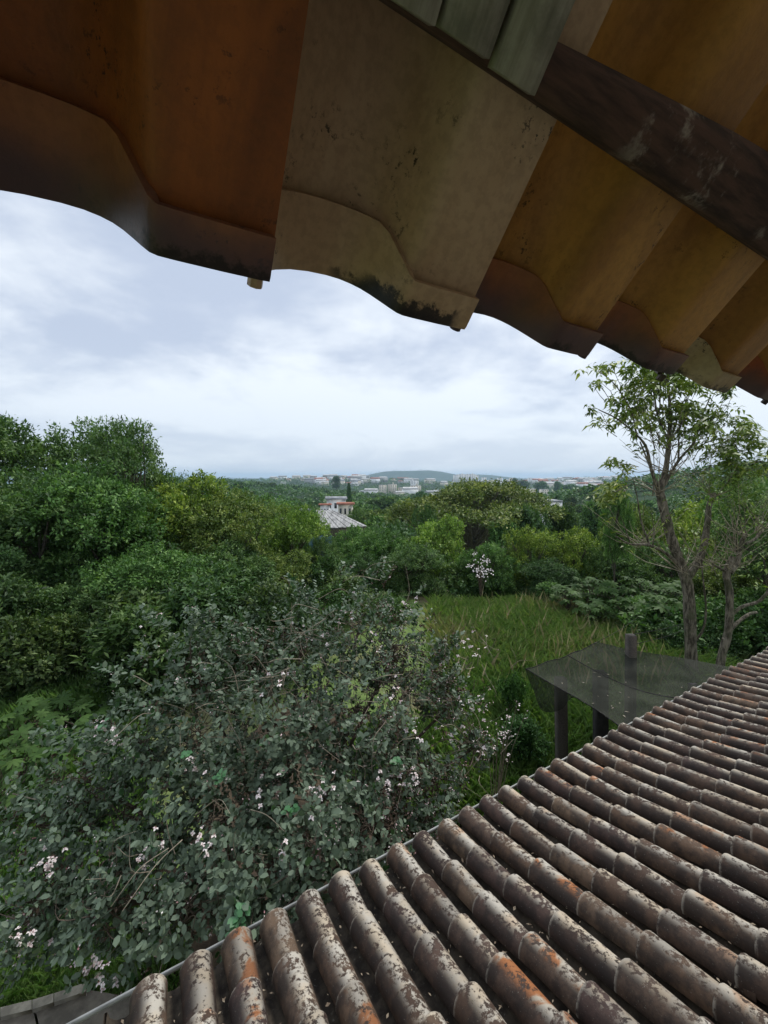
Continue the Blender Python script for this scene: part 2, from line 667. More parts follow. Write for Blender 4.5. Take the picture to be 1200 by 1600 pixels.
M['board'] = wood_mat('weathered_board', (0.25, 0.245, 0.19), (0.40, 0.39, 0.32))
M['beam'] = wood_mat('dark_beam', (0.030, 0.016, 0.013), (0.10, 0.052, 0.038), mould=(0.36, 0.32, 0.28))

# ---- upper roof: interlocking wave tiles seen from below
PHI = math.radians(47.8)
W_UP, H_UP = 2.18 * .2017, .2017
UPV = -DV * math.cos(PHI) + ZV * math.sin(PHI)           # up the slope
NV = DV * math.sin(PHI) + ZV * math.cos(PHI)             # out of the roof
E0 = CAMP + DV * W_UP + ZV * H_UP
RU = np.stack([EV, UPV, NV], axis=1)                     # local (s,t,h) -> world

PERIOD = .2605
PROFILE = [(-.024, .003), (-.020, .013), (-.009, .025), (.006, .040), (.026, .055), (.050, .065), (.075, .0690), (.092, .0670), (.105, .0600), (.115, .0505),
           (.1235, .0370), (.131, .0210), (.1375, .0060), (.1435, -.0060), (.150, -.0105), (.165, -.0115), (.205, -.0115), (.240, -.0100), (.250, -.0085)]


def wave_tile(L, thick=.010, ridge=True, pan=.040):
    a = Acc()
    P = np.array(PROFILE)
    d = np.gradient(P, axis=0)
    nn = np.stack([-d[:, 1], d[:, 0]], 1)
    nn /= np.linalg.norm(nn, axis=1)[:, None]
    Q = P + nn * thick
    n = len(P)
    # rows along the slope: the bottom lip is slightly rounded and thicker
    ts = [0.0, .004, L]
    # the head of the short eave piece is cut back across the pan
    head = np.full(n, L) if not ridge else L + (pan - L) * np.clip((P[:, 0] - .120) / .026, 0, 1)
    V = []
    for t in ts:
        k = .0015 if t == 0 else 0
        V.append(np.stack([P[:, 0], head if t == L else np.full(n, t), P[:, 1] + k], 1))
    for t in ts:
        k = -.0015 if t == 0 else 0
        V.append(np.stack([Q[:, 0], head if t == L else np.full(n, t), Q[:, 1] + k], 1))
    V = np.concatenate(V)
    F = []
    for r in range(2):
        for i in range(n - 1):
            F.append((r * n + i, (r + 1) * n + i, (r + 1) * n + i + 1, r * n + i + 1))
            o = 3 * n
            F.append((o + r * n + i, o + r * n + i + 1, o + (r + 1) * n + i + 1, o + (r + 1) * n + i))
    for i in range(n - 1):
        F.append((i, i + 1, 3 * n + i + 1, 3 * n + i))
        F.append((2 * n + i + 1, 2 * n + i, 5 * n + i, 5 * n + i + 1))
    for e in (0, n - 1):
        for r in range(2):
            F.append((r * n + e, 3 * n + r * n + e, 3 * n + (r + 1) * n + e, (r + 1) * n + e)[::1 if e == 0 else -1])
    a.add(V, F)
    if ridge:      # moulded rib across the pan, near the lip
        tube(a, [(-.023, -.008, .0), (-.023, .003, .0)], .0078, 8)
    return a


me_short = wave_tile(.074).mesh('short_tile', M['tile_clay'], smooth=False)
me_full = wave_tile(.395, ridge=False).mesh('full_tile', M['tile_clay'], smooth=False)
for me in (me_short, me_full):
    me.polygons.foreach_set('use_smooth', [abs(p.normal[1]) < .7 for p in me.polygons])
    me.set_sharp_from_angle(angle=math.radians(38)) if hasattr(me, 'set_sharp_from_angle') else None

upper = empty('upper_roof', tuple(E0), 0, 'steep clay tile eave overhanging the top of the view, seen from below', 'roof')


def place(o, parent_origin, s, t, h, Rm, rz=0.0, tilt=0.0):
    B = Matrix(((Rm[0, 0], Rm[0, 1], Rm[0, 2]), (Rm[1, 0], Rm[1, 1], Rm[1, 2]), (Rm[2, 0], Rm[2, 1], Rm[2, 2])))
    B = B @ Matrix.Rotation(rz, 3, 'Z') @ Matrix.Rotation(tilt, 3, 'X')
    p = Rm @ np.array([s, t, h])
    o.matrix_local = Matrix.Translation(Vector(p)) @ B.to_4x4()


CREAM = ((.54, .385, .245), (.44, .29, .17))
BROWN = ((.30, .13, .038), (.18, .075, .028))
REDB = ((.40, .10, .03), (.20, .07, .03))
OCHRE = ((.52, .27, .065), (.30, .14, .035))
PURP = ((.36, .15, .06), (.26, .095, .045))
PALE = ((.45, .36, .22), (.36, .25, .12))
low_c = {-2: PURP, -1: PURP, 0: CREAM, 1: PURP, 2: PURP, 3: PALE, 4: REDB, 5: PURP, 6: OCHRE}
mid_c = {-2: REDB, -1: ((.40, .125, .028), (.19, .065, .022)), 0: CREAM, 1: OCHRE, 2: OCHRE, 3: OCHRE, 4: OCHRE, 5: BROWN}
top_c = {-1: BROWN, 0: CREAM, 1: BROWN, 2: OCHRE, 3: CREAM, 4: OCHRE}
rng = random.Random(5)
for i in range(-5, 17):
    s = .124 + PERIOD * i + (.012 if i > 1 else 0)
    for row, (me, t, h) in enumerate(((me_short, .0, 0.0), (me_full, .0725, .012), (me_full, .0725 + .33, .024), (me_full, .0725 + .66, .036))):
        if row == 0:
            t += {-1: .003, 0: .001, 1: .004, 2: .007, 3: -.002}.get(i, rng.uniform(-.008, .008))
        # full tile of the first course runs down over the short one
        tt = t - (.0725 - .014 if row == 1 else 0)
        o = link('roof_tile', me, upper)
        cm = (low_c, mid_c, top_c, top_c)[row].get(i) or rng.choice((OCHRE, BROWN, CREAM, REDB))
        o['clay'] = [*cm[0], 1.0]
        o['stain'] = [*cm[1], 1.0]
        o['mould'] = 1.0 if (i == 0 and row == 0) else .0
        o['flash'] = 1.0 if (row == 0 and cm is not CREAM and cm is not PALE) else 0.0
        place(o, E0, s + rng.uniform(-.002, .002), tt, h, RU, rng.uniform(-.006, .006), 0.0)

# purlin and ceiling boards below the tiles
a = Acc()
gb = random.Random(3)
rows = []
for k in range(61):
    sk = -1.2 + k * .1
    hi = .2515 if sk < .30 else min(.2515 + (sk - .30) * .105, .30)
    j_ = lambda m_: gb.uniform(-m_, m_)
    rows.append([(sk, .2135 + j_(.001), -.010), (sk, .2145 + j_(.001), -.027 + j_(.0015)), (sk, .223 + j_(.001), -.0335 + j_(.001)), (sk, hi - .012, -.0335 + j_(.002)),
                 (sk, hi - .002 + j_(.002), -.024), (sk, hi + j_(.001), -.004), (sk, .2135, -.004)])
a.add(np.array(rows).reshape(-1, 3), [(k * 7 + m_, k * 7 + (m_ + 1) % 7, (k + 1) * 7 + (m_ + 1) % 7, (k + 1) * 7 + m_) for k in range(60) for m_ in range(7)])
o = a.build('purlin', M['beam'], upper, smooth=True)
place(o, E0, 0, 0, 0, RU)
me_b = None
sb = .3005
for k in range(14):
    wdt = .0585 if k else .0575
    if me_b is None:
        a = Acc()
        box(a, (0, 0, 0), .0475, 1.05, .011)
        me_b = a.mesh('board', M['board'])
    o = link('ceiling_board', me_b, upper)
    place(o, E0, sb - .024 - k * .0525 - (.0025 if k > 0 else 0), .2120 + .525 + rng.uniform(-.001, .003), -.0415 + rng.uniform(-.001, .001), RU)

# unseen house wall, added behind the camera to darken the eave underside
a = Acc()
box(a, (0, 0, 0), 14.0, .2, 7.0, EV, DV, ZV)
wp = EV * 3.5 - DV * .62
o = a.build('unseen_wall', M['wall'], loc=(wp[0], wp[1], 2.85))
tag(o, 'unseen plastered wall added behind the eave to darken its underside', 'wall')

# ---- lower roof: cap and channel tiles
H_LO, W_LO = 2.5, 2.075
L0 = CAMP + DV * W_LO - ZV * H_LO


def slope_z(t):      # height above the eave, t metres in from it; flatter at the eave
    t = np.asarray(t, float)
    return np.where(t < .7, .14 * t + (.285 - .14) * t * t / 1.4, .14 * .7 + (.145) * .35 + .285 * (t - .7)) - .012


def cap_tile(L=.375, r0=.087, r1=.072, th=.011, seg=10):
    """half-round cover tile, wide end at y=0 (down-slope)"""
    a = Acc()
    ang = np.linspace(0, math.pi, seg + 1)
    V = []
    prof = [(0.0, r0 - .003, .0), (.006, r0, 0), (.030, r0 - .0015, 0), (L, r1, 0)]
    for (y, r, _) in prof:
        V.append(np.stack([-np.cos(ang) * r, np.full(seg + 1, y), np.sin(ang) * r * .98], 1))
    for (y, r) in ((0.0, r0 - th - .002), (L, r1 - th)):
        V.append(np.stack([-np.cos(ang) * r, np.full(seg + 1, y), np.sin(ang) * r * .98], 1))
    n = seg + 1
    V = np.concatenate(V)
    F = []
    for r in range(3):
        for i in range(seg):
            F.append((r * n + i, r * n + i + 1, (r + 1) * n + i + 1, (r + 1) * n + i)[::-1])
    for i in range(seg):
        F.append((4 * n + i, 4 * n + i + 1, 5 * n + i + 1, 5 * n + i))
        F.append((4 * n + i, i, i + 1, 4 * n + i + 1)[::-1])
        F.append((3 * n + i, 5 * n + i, 5 * n + i + 1, 3 * n + i + 1)[::-1])
    a.add(V, F)
    return a


me_caps = [cap_tile(r0=.077, r1=.065).mesh('cap', M['tile_old'], True), cap_tile(r0=.080, r1=.063).mesh('cap', M['tile_old'], True),
           cap_tile(r0=.074, r1=.065).mesh('cap', M['tile_old'], True)]
ch = cap_tile(.40, .080, .088, .011, 6)
ch.v = [v * np.array([1, 1, -1], dtype=np.float32) for v in ch.v]
ch.f = [f[:, ::-1] for f in ch.f]
me_chan = ch.mesh('channel', M['tile_channel'], True)
for me in me_caps + [me_chan]:
    me.set_sharp_from_angle(angle=math.radians(45))

lower = empty('lower_roof', tuple(L0), 0, 'low pitched roof of weathered brown half-round clay tiles below the window', 'roof')
NR0, NR1, EXPO = -1, 43, .303
rng = random.Random(11)
R_h = np.stack([EV, -DV, ZV], axis=1)
farA, farC, ncap, nch = Acc(), Acc(), 0, 0
for i in range(NR0 - 1, NR1):
    s = 1.08 + .2 * (i - 5) - .0
    rowoff = rng.uniform(-.02, .02)
    for which in (0, 1):
        for k in range(9):
            t = k * EXPO + rowoff + (rng.uniform(-.020, .020) if k else 0)
            if which == 1:
                t = k * EXPO + .02
            z0, z1 = float(slope_z(max(t, 0))), float(slope_z(t + .35))
            sl = math.atan2(z1 - z0, .35) - (.030 if which == 0 else .03)
            ss = s + (.1 if which else 0) + rng.uniform(-.007, .007)
            hh = z0 + (.030 if which == 0 else .056) + (.0 if k else .003) + (.008 if which == 0 else .006)
            if which == 0 and i < NR0:
                continue
            P = L0 + R_h @ np.array([ss, t + .15, z0 + .1])
            u, v = pix(P)
            vis = (-120 < u < 1290) and (-100 < v < 1700)
            me = (rng.choice(me_caps) if which == 0 else me_chan)
            Rm = R_h
            B = Matrix([list(Rm[r]) for r in range(3)]) @ Matrix.Rotation(rng.uniform(-.032, .032), 3, 'Z') @ Matrix.Rotation(sl, 3, 'X') @ Matrix.Rotation(rng.uniform(-.05, .05) if which == 0 else 0, 3, 'Y')
            p = Rm @ np.array([ss, t, hh])
            m4 = Matrix.Translation(Vector(p)) @ B.to_4x4()
            if vis and ((which == 0 and ncap < 298) or (which == 1 and nch < 200)):
                o = link('cover_tile' if which == 0 else 'channel_tile', me, lower)
                o.matrix_local = m4
                if which == 0:
                    ncap += 1
                else:
                    nch += 1
            else:
                A_ = farA if which == 0 else farC
                vv = np.empty(len(me.vertices) * 3, dtype=np.float32)
                me.vertices.foreach_get('co', vv)
                vv = vv.reshape(-1, 3)
                mm = np.array(m4)
                vv = vv @ mm[:3, :3].T + mm[:3, 3]
                A_.add(vv, np.array([tuple(pp.vertices) for pp in me.polygons]))
print('caps', ncap, 'channels', nch)
o = farA.build('cover_tile_rows', M['tile_old'], lower, smooth=True)
o['kind'] = 'stuff'
o = farC.build('channel_tile_rows', M['tile_channel'], lower, smooth=True)
o['kind'] = 'stuff'
s0, s1 = 1.08 + .2 * (NR0 - 5) - .42, 1.08 + .2 * (NR1 - 6) + .12
# dead leaves and petals caught in the channels
M['litter'] = plain('roof_litter', (0.34, 0.28, 0.20), .85, .5, 30, col2=(0.13, 0.09, 0.06))
a = Acc()
gl = np.random.default_rng(14)
for k in range(900):
    i = gl.integers(0, 34)
    ss = 1.08 + .2 * (i - 7) + .1 + gl.normal(0, .022)
    t = gl.uniform(.02, 1.9)
    p = R_h @ np.array([ss, t, float(slope_z(t)) + .034 + .8 * abs(ss - (1.08 + .2 * (i - 7) + .1)) * .3])
    L_ = gl.uniform(.008, .030)
    leaves(a, p[None], (R_h @ np.array([gl.normal(), gl.normal(), .1]))[None], (np.array([0, 0, 1.0]) + gl.normal(0, .3, 3))[None], L_, L_ * gl.uniform(.2, .6), .5)
o = a.build('leaf_litter', M['litter'], lower)
o['kind'] = 'stuff'
# pale metal drip strip along the eave, and boards under the tiles
a = Acc()
box(a, R_h @ np.array([(s0 + s1) / 2, -.045, .015]), s1 - s0 + .6, .010, .022, EV, -DV, ZV)
o = a.build('drip_strip', M['metal_strip'], lower)
a = Acc()
for (t0, t1) in ((0.0, .7), (.7, 2.72)):
    za, zb = float(slope_z(t0)) - .075, float(slope_z(t1)) - .075
    ca = R_h @ np.array([(s0 + s1) / 2, (t0 + t1) / 2, (za + zb) / 2])
    ang = math.atan2(zb - za, t1 - t0)
    box(a, ca, s1 - s0, math.hypot(t1 - t0, zb - za), .02, EV, -DV * math.cos(ang) + ZV * math.sin(ang), DV * math.sin(ang) + ZV * math.cos(ang))
o = a.build('roof_deck', M['beam'], lower)
# annex wall under the lower roof
a = Acc()
wl = s1 - s0 - .6
box(a, (0, 0, 0), wl, .18, 2.2, EV, DV, ZV)
ac = L0 + EV * (s0 + s1) / 2 - DV * .5
o = a.build('annex_wall', M['wall'], loc=(ac[0], ac[1], 1.1))
tag(o, 'plastered annex wall under the low tiled roof', 'wall')

# ---- concrete apron at the bottom left
ap = Acc()
gp = [(-60, 1580), (0, 1572), (60, 1556), (118, 1536), (190, 1560), (260, 1640), (60, 1800), (-140, 1800)]


def ground_pt(u, v, z=0.0):
    r = ray(u, v)
    return CAMP + r * ((z - CAMZ) / r[2])


slab = empty('concrete_slab', tuple(ground_pt(60, 1600)), 0, 'grey concrete slab with a pale kerb beside the roof corner at bottom left', 'slab')
org = ground_pt(60, 1600)
top = [ground_pt(u, v, .16) - org for u, v in [(-90, 1600), (0, 1582), (62, 1566), (130, 1545), (330, 1580), (330, 1900), (-200, 1900)]]
for nm, poly, z0, z1 in (('slab_piece', [0, 1, 2], 0, .15), ):
    pass


def prism(acc, pts, dz):
    n = len(pts)
    top_ = [p for p in pts]
    bot = [p - np.array([0, 0, dz]) for p in pts]
    acc.add(np.array(top_ + bot), [list(range(n))])
    acc.add(np.array(top_ + bot), [list(range(2 * n - 1, n - 1, -1))])
    acc.add(np.array(top_ + bot), [[i, i + n, (i + 1) % n + n, (i + 1) % n] for i in range(n)])


a = Acc()
prism(a, [top[0], top[6], ground_pt(118, 1900, .16) - org, ground_pt(50, 1569, .16) - org, top[1]], .2)
a.build('slab_piece', M['concrete'], slab)
a = Acc()
prism(a, [ground_pt(54, 1568, .16) - org, ground_pt(124, 1900, .16) - org, top[5], top[4], top[3], top[2]], .2)
a.build('slab_piece', M['concrete'], slab)
kerb = [(-90, 1592), (0, 1574), (50, 1562), (84, 1552), (134, 1535)]
kin = [(-90, 1606), (0, 1589), (50, 1577), (84, 1566), (134, 1549)]
for k in range(4):
    a = Acc()
    q0, q1 = kerb[k], kerb[k + 1]
    i0, i1 = kin[k], kin[k + 1]
    e = .0 if k == 0 else .5
    prism(a, [ground_pt(q0[0] + e, q0[1], .2) - org, ground_pt(i0[0] + e, i0[1], .2) - org, ground_pt(i1[0] - .5, i1[1], .2) - org, ground_pt(q1[0] - .5, q1[1], .2) - org], .28)
    M.setdefault('kerb', plain('kerb_concrete', (0.29, 0.265, 0.21), 0.9, 0.3, 8, .6, 50))
    a.build('kerb_stone', M['kerb'], slab)

# ================================================================== foliage builders
def crown(lobes, seed, sprigs, nleaf, L, W, spread, up=.55, under=-.35, fold=.18, shape='diamond', tintf=None, jit=.28, size_var=.3, droop=.1):
    """leaf mass made of sprigs spread over the lobes' shells.  lobes: (x,y,z,rx,ry,rz)"""
    g = np.random.default_rng(seed)
    acc = Acc()
    tips = []
    vols = np.array([l[3] * l[4] + l[4] * l[5] + l[3] * l[5] for l in lobes])
    cnt = np.maximum(4, (sprigs * vols / vols.sum())).astype(int)
    for l, c in zip(lobes, cnt):
        d = norm(g.normal(size=(int(c * 1.8), 3)))
        d = d[d[:, 2] > under][:c]
        # low-frequency bumps make an uneven outline
        ph = g.uniform(0, 6, 3)
        b = 1 + .13 * np.sin(d[:, 0] * 5 + ph[0]) * np.cos(d[:, 1] * 5 + ph[1]) + .08 * np.sin(d[:, 2] * 7 + ph[2])
        rad = b * (1 - jit * g.random(len(d)) ** 1.5)
        P = np.array(l[:3]) + d * np.array(l[3:6]) * rad[:, None]
        tips.append((P, d))
    P = np.concatenate([t[0] for t in tips])
    D = np.concatenate([t[1] for t in tips])
    n = len(P)
    sp_t = np.clip(g.normal(.5, .27, n), 0, 1)
    PP = np.repeat(P, nleaf, 0)
    DD = np.repeat(D, nleaf, 0)
    TT = np.repeat(sp_t, nleaf)
    m = len(PP)
    ax = norm(DD * .5 + g.normal(size=(m, 3)) * .8 + np.array([0, 0, .15]))
    off = norm(g.normal(size=(m, 3))) * spread * g.random((m, 1)) ** .6
    N = norm(np.array([0, 0, up]) + DD * .35 + g.normal(size=(m, 3)) * .45)
    sz = 1 + size_var * g.normal(size=m)
    sz = np.clip(sz, .5, 1.8)
    tint = np.clip(TT + g.normal(0, .16, m), 0, 1)
    leaves(acc, PP + off, ax, N, L * sz, W * sz, tint, shape, fold, droop)
    return acc, P, D


def limbs(acc, base, top_pt, r0, lobes, tips, seed, nsub=5, sides=7, r_l=.35, bow=.12, low=.45):
    g = np.random.default_rng(seed)
    base, top_pt = np.array(base, float), np.array(top_pt, float)
    ts = np.linspace(0, 1, 7)
    wob = np.cumsum(g.normal(0, .02, (7, 3)), 0) * np.linalg.norm(top_pt - base)
    wob[:, 2] = 0
    tr = base + (top_pt - base) * ts[:, None] + wob * ts[:, None]
    tube(acc, tr, np.linspace(r0 * 1.15, r0 * .45, 7), 8)
    for l in lobes:
        c = np.array(l[:3])
        k = min(1.0, max(low, g.uniform(low, 1)))
        st = np.array([np.interp(k, ts, tr[:, j]) for j in range(3)])
        mid = (st + c) / 2 + np.array([0, 0, -bow * np.linalg.norm(c - st)]) + g.normal(0, .04, 3) * np.linalg.norm(c - st)
        q = np.array([(1 - t) ** 2 * st + 2 * t * (1 - t) * mid + t * t * c for t in np.linspace(0, 1, 5)])
        rl = r0 * r_l
        tube(acc, q, np.linspace(rl, rl * .45, 5), 5, cap=False)
        if len(tips):
            dd = np.linalg.norm(tips - c, axis=1)
            near = np.argsort(dd)[:40]
            for j in g.choice(near, min(nsub, len(near)), replace=False):
                k2 = g.uniform(.4, 1)
                s2 = q[int(k2 * 4)]
                e = tips[j]
                m2 = (s2 + e) / 2 + g.normal(0, .05, 3) * np.linalg.norm(e - s2)
                tube(acc, [s2, m2, e], [rl * .4, rl * .25, rl * .08], 3, cap=False)


def rand_lobes(g, n, R, zc, rz, rl, flat=.8, squash=1.0):
    out = []
    for k in range(n):
        d = norm(g.normal(size=3))
        rad = g.uniform(.45, .85)
        s = g.uniform(.8, 1.25)
        out.append((d[0] * R * rad, d[1] * R * rad, zc + d[2] * rz * rad, rl * s, rl * s, rl * s * flat))
    return out


# tree kinds, each in metres with its foot at the origin; (crown mesh, trunk mesh, height, radius)
KIND = {}


def make_kind(name, seed, Hh, R, zc, rz, nl, rl, sprigs, nleaf, L, W, spread, flat=.8, r0=.16, bark='bark', up=.6, jit=.3, top=None, under=-.35, low=.4, nsub=5, mat='leaf'):
    g = np.random.default_rng(seed)
    lobes = rand_lobes(g, nl, R, zc, rz, rl, flat)
    if name == 'umbrella':
        lobes = [(l[0] * 1.1, l[1] * 1.1, l[2] - 2.2 * ((l[0] ** 2 + l[1] ** 2) / R ** 2), *l[3:]) for l in lobes]
    lobes.append((0, 0, zc + rz * .35, rl * 1.2, rl * 1.2, rl * flat * 1.1))
    ca, P, D = crown(lobes, seed + 1, sprigs, nleaf, L, W, spread, up=up, jit=jit, under=under)
    V = np.concatenate(ca.v)
    zmax = np.percentile(V[:, 2], 99.8)
    ta = Acc()
    limbs(ta, (0, 0, -.6), (0, 0, top or zc), r0, lobes, P, seed + 2, nsub=nsub, low=low)
    KIND[name] = (ca.mesh(name + '_crown', M[mat]), ta.mesh(name + '_trunk', M[bark], True), zmax, R + rl)


make_kind('airy', 21, 7.5, 2.8, 4.5, 2.5, 24, .85, 1050, 27, .12, .052, .25, jit=.38, mat='leaf')
make_kind('full', 22, 7.0, 2.6, 3.6, 2.7, 20, 1.15, 1600, 20, .13, .060, .24, jit=.30)
make_kind('fulltwo', 23, 7.0, 2.9, 3.5, 2.5, 24, .95, 1600, 20, .13, .060, .22, jit=.30)
make_kind('dense', 24, 7.0, 2.5, 3.8, 2.6, 26, .80, 1500, 18, .12, .06, .20, jit=.22)
make_kind('umbrella', 25, 11, 7.2, 7.6, 1.5, 46, 1.35, 2600, 14, .24, .10, .45, flat=.42, r0=.34, bark='bark_pale', jit=.3, top=3.4, under=-.15, low=.6, nsub=7)
make_kind('round', 26, 7, 2.2, 4.2, 2.3, 18, 1.2, 900, 14, .26, .13, .3, jit=.2)
make_kind('far', 27, 7, 2.4, 4.2, 1.9, 12, 1.3, 420, 7, .55, .30, .5, jit=.2, r0=.2, nsub=0)
make_kind('fartwo', 28, 7, 3.2, 4.6, 1.3, 12, 1.25, 420, 7, .55, .30, .5, flat=.6, jit=.2, r0=.2, nsub=0)

make_kind('shruba', 31, 2.4, .75, 1.15, .75, 13, .48, 420, 16, .10, .048, .13, jit=.4, r0=.04, nsub=3)
make_kind('shrubb', 32, 2.4, .85, 1.05, .65, 15, .40, 420, 18, .085, .045, .11, jit=.35, r0=.04, nsub=3)
make_kind('shrubc', 33, 2.6, .65, 1.35, .9, 12, .45, 380, 14, .13, .045, .15, jit=.45, r0=.04, nsub=3)


def plant(kind, name, u, y, vtop, wpx, hue, label, cat='tree', group=None, rz=None, base_dz=0.0, zscale=None, xy=None):
    """stand a copy of a tree kind on the terrain so that its top reaches vtop"""
    cm, tm, h, r = KIND[kind]
    if xy is None:
        p = PT(u, 750, y)
        x = p[0]
    else:
        x, y = xy
    z = float(H(x, y)) + base_dz
    zt = PT(u, vtop, y)[2]
    hh = max(1.0, zt - z)
    rad = wpx * 1.12 / FPX * y / 2
    # low growth is round, not squashed: its foot sits a little into the soil
    if hh < 1.45 * rad and kind != 'umbrella' and y < 30:
        hh = 1.45 * rad
        z = zt - hh
    root = empty(name, (x, y, z), rz if rz is not None else random.Random(int(u * 7 + y)).uniform(0, 6.28), label, cat, group)
    root.scale = (rad / r, rad / r, hh / h)
    c = link('crown', cm, root)
    c['hue'] = [*hue, 1.0]
    link('trunk', tm, root)
    return root


DK = (.62, .72, .70)
MD = (.95, .98, .90)
GR = (1.0, 1.15, .90)
YG = (1.8, 1.5, .75)
YB = (1.7, 1.6, .9)
OL = (1.35, 1.12, .8)
BL = (.75, .95, 1.0)
G1 = 'trees on the left slope'
G2 = 'trees beyond the grassy clearing'
plant('airy', 'leafy_tree', -70, 15, 632, 330, MD, 'tall airy tree cut by the left picture edge', group=G1)
plant('airy', 'leafy_tree', 60, 17, 655, 300, MD, 'airy tree with loose sprigs against the sky near the left edge', group=G1, rz=2.0)
plant('airy', 'leafy_tree', 205, 16, 657, 210, MD, 'slim airy treetop poking above the others against the sky', group=G1, rz=4.0)
plant('full', 'leafy_tree', 30, 13, 742, 330, MD, 'dark broad tree low in front of the leftmost tall tree', group=G1, rz=1.0)
plant('full', 'leafy_tree', 160, 14, 725, 260, GR, 'full mid green tree under the slim airy treetop', group=G1, rz=3.3)
plant('fulltwo', 'leafy_tree', 265, 16, 742, 230, YG, 'yellowish green tree at the right shoulder of the left slope', group=G1)
plant('full', 'leafy_tree', 230, 11.5, 850, 230, GR, 'low full tree behind the tall left sprigs of the grey bush', group=G1, rz=5.1)
plant('fulltwo', 'leafy_tree', 95, 10.5, 905, 240, MD, 'low spreading tree above the large-leaved undergrowth at left', group=G1, rz=.6)
plant('fulltwo', 'leafy_tree', -60, 11, 850, 260, DK, 'dark low tree at the left picture edge', group=G1, rz=2.6)
plant('full', 'leafy_tree', 365, 15.5, 765, 210, OL, 'brownish green tree left of the blue sheet', group=G1, rz=1.9)
plant('fulltwo', 'leafy_tree', 330, 12.5, 855, 210, MD, 'mid green tree just behind the left half of the grey bush', group=G1, rz=4.4)
plant('full', 'leafy_tree', 450, 19, 790, 150, YB, 'bright yellow green tree beside the blue sheet', group=G1, rz=.2)
plant('fulltwo', 'leafy_tree', 430, 14.5, 862, 150, OL, 'low olive tree in front of the bright yellow green one', group=G1, rz=3.0)
plant('dense', 'leafy_tree', 335, 30, 757, 150, BL, 'bluish green tree showing above the left slope trees', group=G1, rz=3.0)
plant('dense', 'leafy_tree', 420, 34, 775, 130, GR, 'green tree between the left slope and the metal roof', group=G1, rz=1.3)

plant('full', 'leafy_tree', 585, 20, 826, 130, GR, 'green tree below the right end of the metal roof', group=G2, rz=.7)
plant('fulltwo', 'leafy_tree', 675, 20.5, 806, 150, YB, 'bright light green tree in the middle of the view', group=G2, rz=2.2)
plant('full', 'leafy_tree', 645, 17, 850, 130, MD, 'greyish green tree in front of the bright light green one', group=G2, rz=5.5)
plant('dense', 'leafy_tree', 668, 30, 790, 60, DK, 'small dark round tree below the umbrella crown', group=G2, rz=5.5)
plant('fulltwo', 'leafy_tree', 765, 18, 846, 110, GR, 'green tree around the white blossoms', group=G2, rz=1.1)
plant('dense', 'leafy_tree', 832, 18.8, 824, 110, YG, 'yellow topped dense tree behind the clearing', group=G2, rz=1.1)
plant('dense', 'leafy_tree', 900, 18.8, 826, 120, YG, 'yellow topped dense tree nearest the sparse tall tree', group=G2, rz=3.1)
plant('full', 'leafy_tree', 862, 17, 872, 110, DK, 'dark tree low at the back edge of the clearing', group=G2, rz=3.9)
plant('fulltwo', 'leafy_tree', 555, 16.5, 868, 110, DK, 'dark low tree right of the blue sheet', group=G2, rz=3.9)
plant('full', 'leafy_tree', 972, 18, 848, 130, MD, 'mid green tree left of the sparse tall trunk', group=G2, rz=2.9)
plant('umbrella', 'umbrella_tree', 742, 50, 751, 300, (1.35, 1.05, .85), 'wide olive brown umbrella shaped tree with pale branches in mid distance', rz=.4)
plant('round', 'round_tree', 830, 43, 792, 80, DK, 'dark spreading tree right below the umbrella tree', group='dark round trees', rz=.4)
plant('round', 'round_tree', 880, 46, 790, 60, (.62, .66, .62), 'dark domed tree in front of the flat white building', group='dark round trees', rz=1.4)
plant('round', 'round_tree', 935, 60, 783, 60, (.7, .85, .7), 'dark domed tree right of the flat white building', group='dark round trees', rz=2.4)
plant('round', 'round_tree', 788, 40, 815, 60, (.8, 1, .8), 'dark low tree left below the striped roof', group='dark round trees', rz=2.4)
G3 = 'trees on the right slope'
plant('full', 'leafy_tree', 1000, 25, 790, 130, OL, 'brownish tree behind the sparse tall tree', group=G3, rz=.9)
plant('fulltwo', 'leafy_tree', 1095, 22, 770, 200, YG, 'yellow green tree behind the second pruned trunk', group=G3, rz=1.8)
plant('full', 'leafy_tree', 1190, 16, 730, 170, GR, 'bright green tree at the right edge under the tile eave', group=G3, rz=2.8)
plant('airy', 'leafy_tree', 1215, 12, 760, 200, MD, 'airy tree cut by the right picture edge', group=G3, rz=3.8)
plant('fulltwo', 'leafy_tree', 1060, 17, 850, 180, MD, 'low tree behind the two bare trunks', group=G3, rz=4.7)
plant('full', 'leafy_tree', 1170, 14, 865, 190, OL, 'low olive tree at right edge above the lower roof', group=G3, rz=5.7)
plant('shruba', 'dense_shrub', 1080, 11.5, 948, 190, (.62, .8, .6), 'dense dark green shrub behind the trunk bases', 'shrub', rz=1.2)
plant('shrubb', 'dense_shrub', 1200, 10.5, 930, 170, (.7, .85, .65), 'dark green shrub at right edge above the tile roof', 'shrub', rz=2.2)
plant('airy', 'young_tree', 968, 15, 748, 62, GR, 'slender young tree rising left of the sparse tall tree', 'tree', rz=2.2)

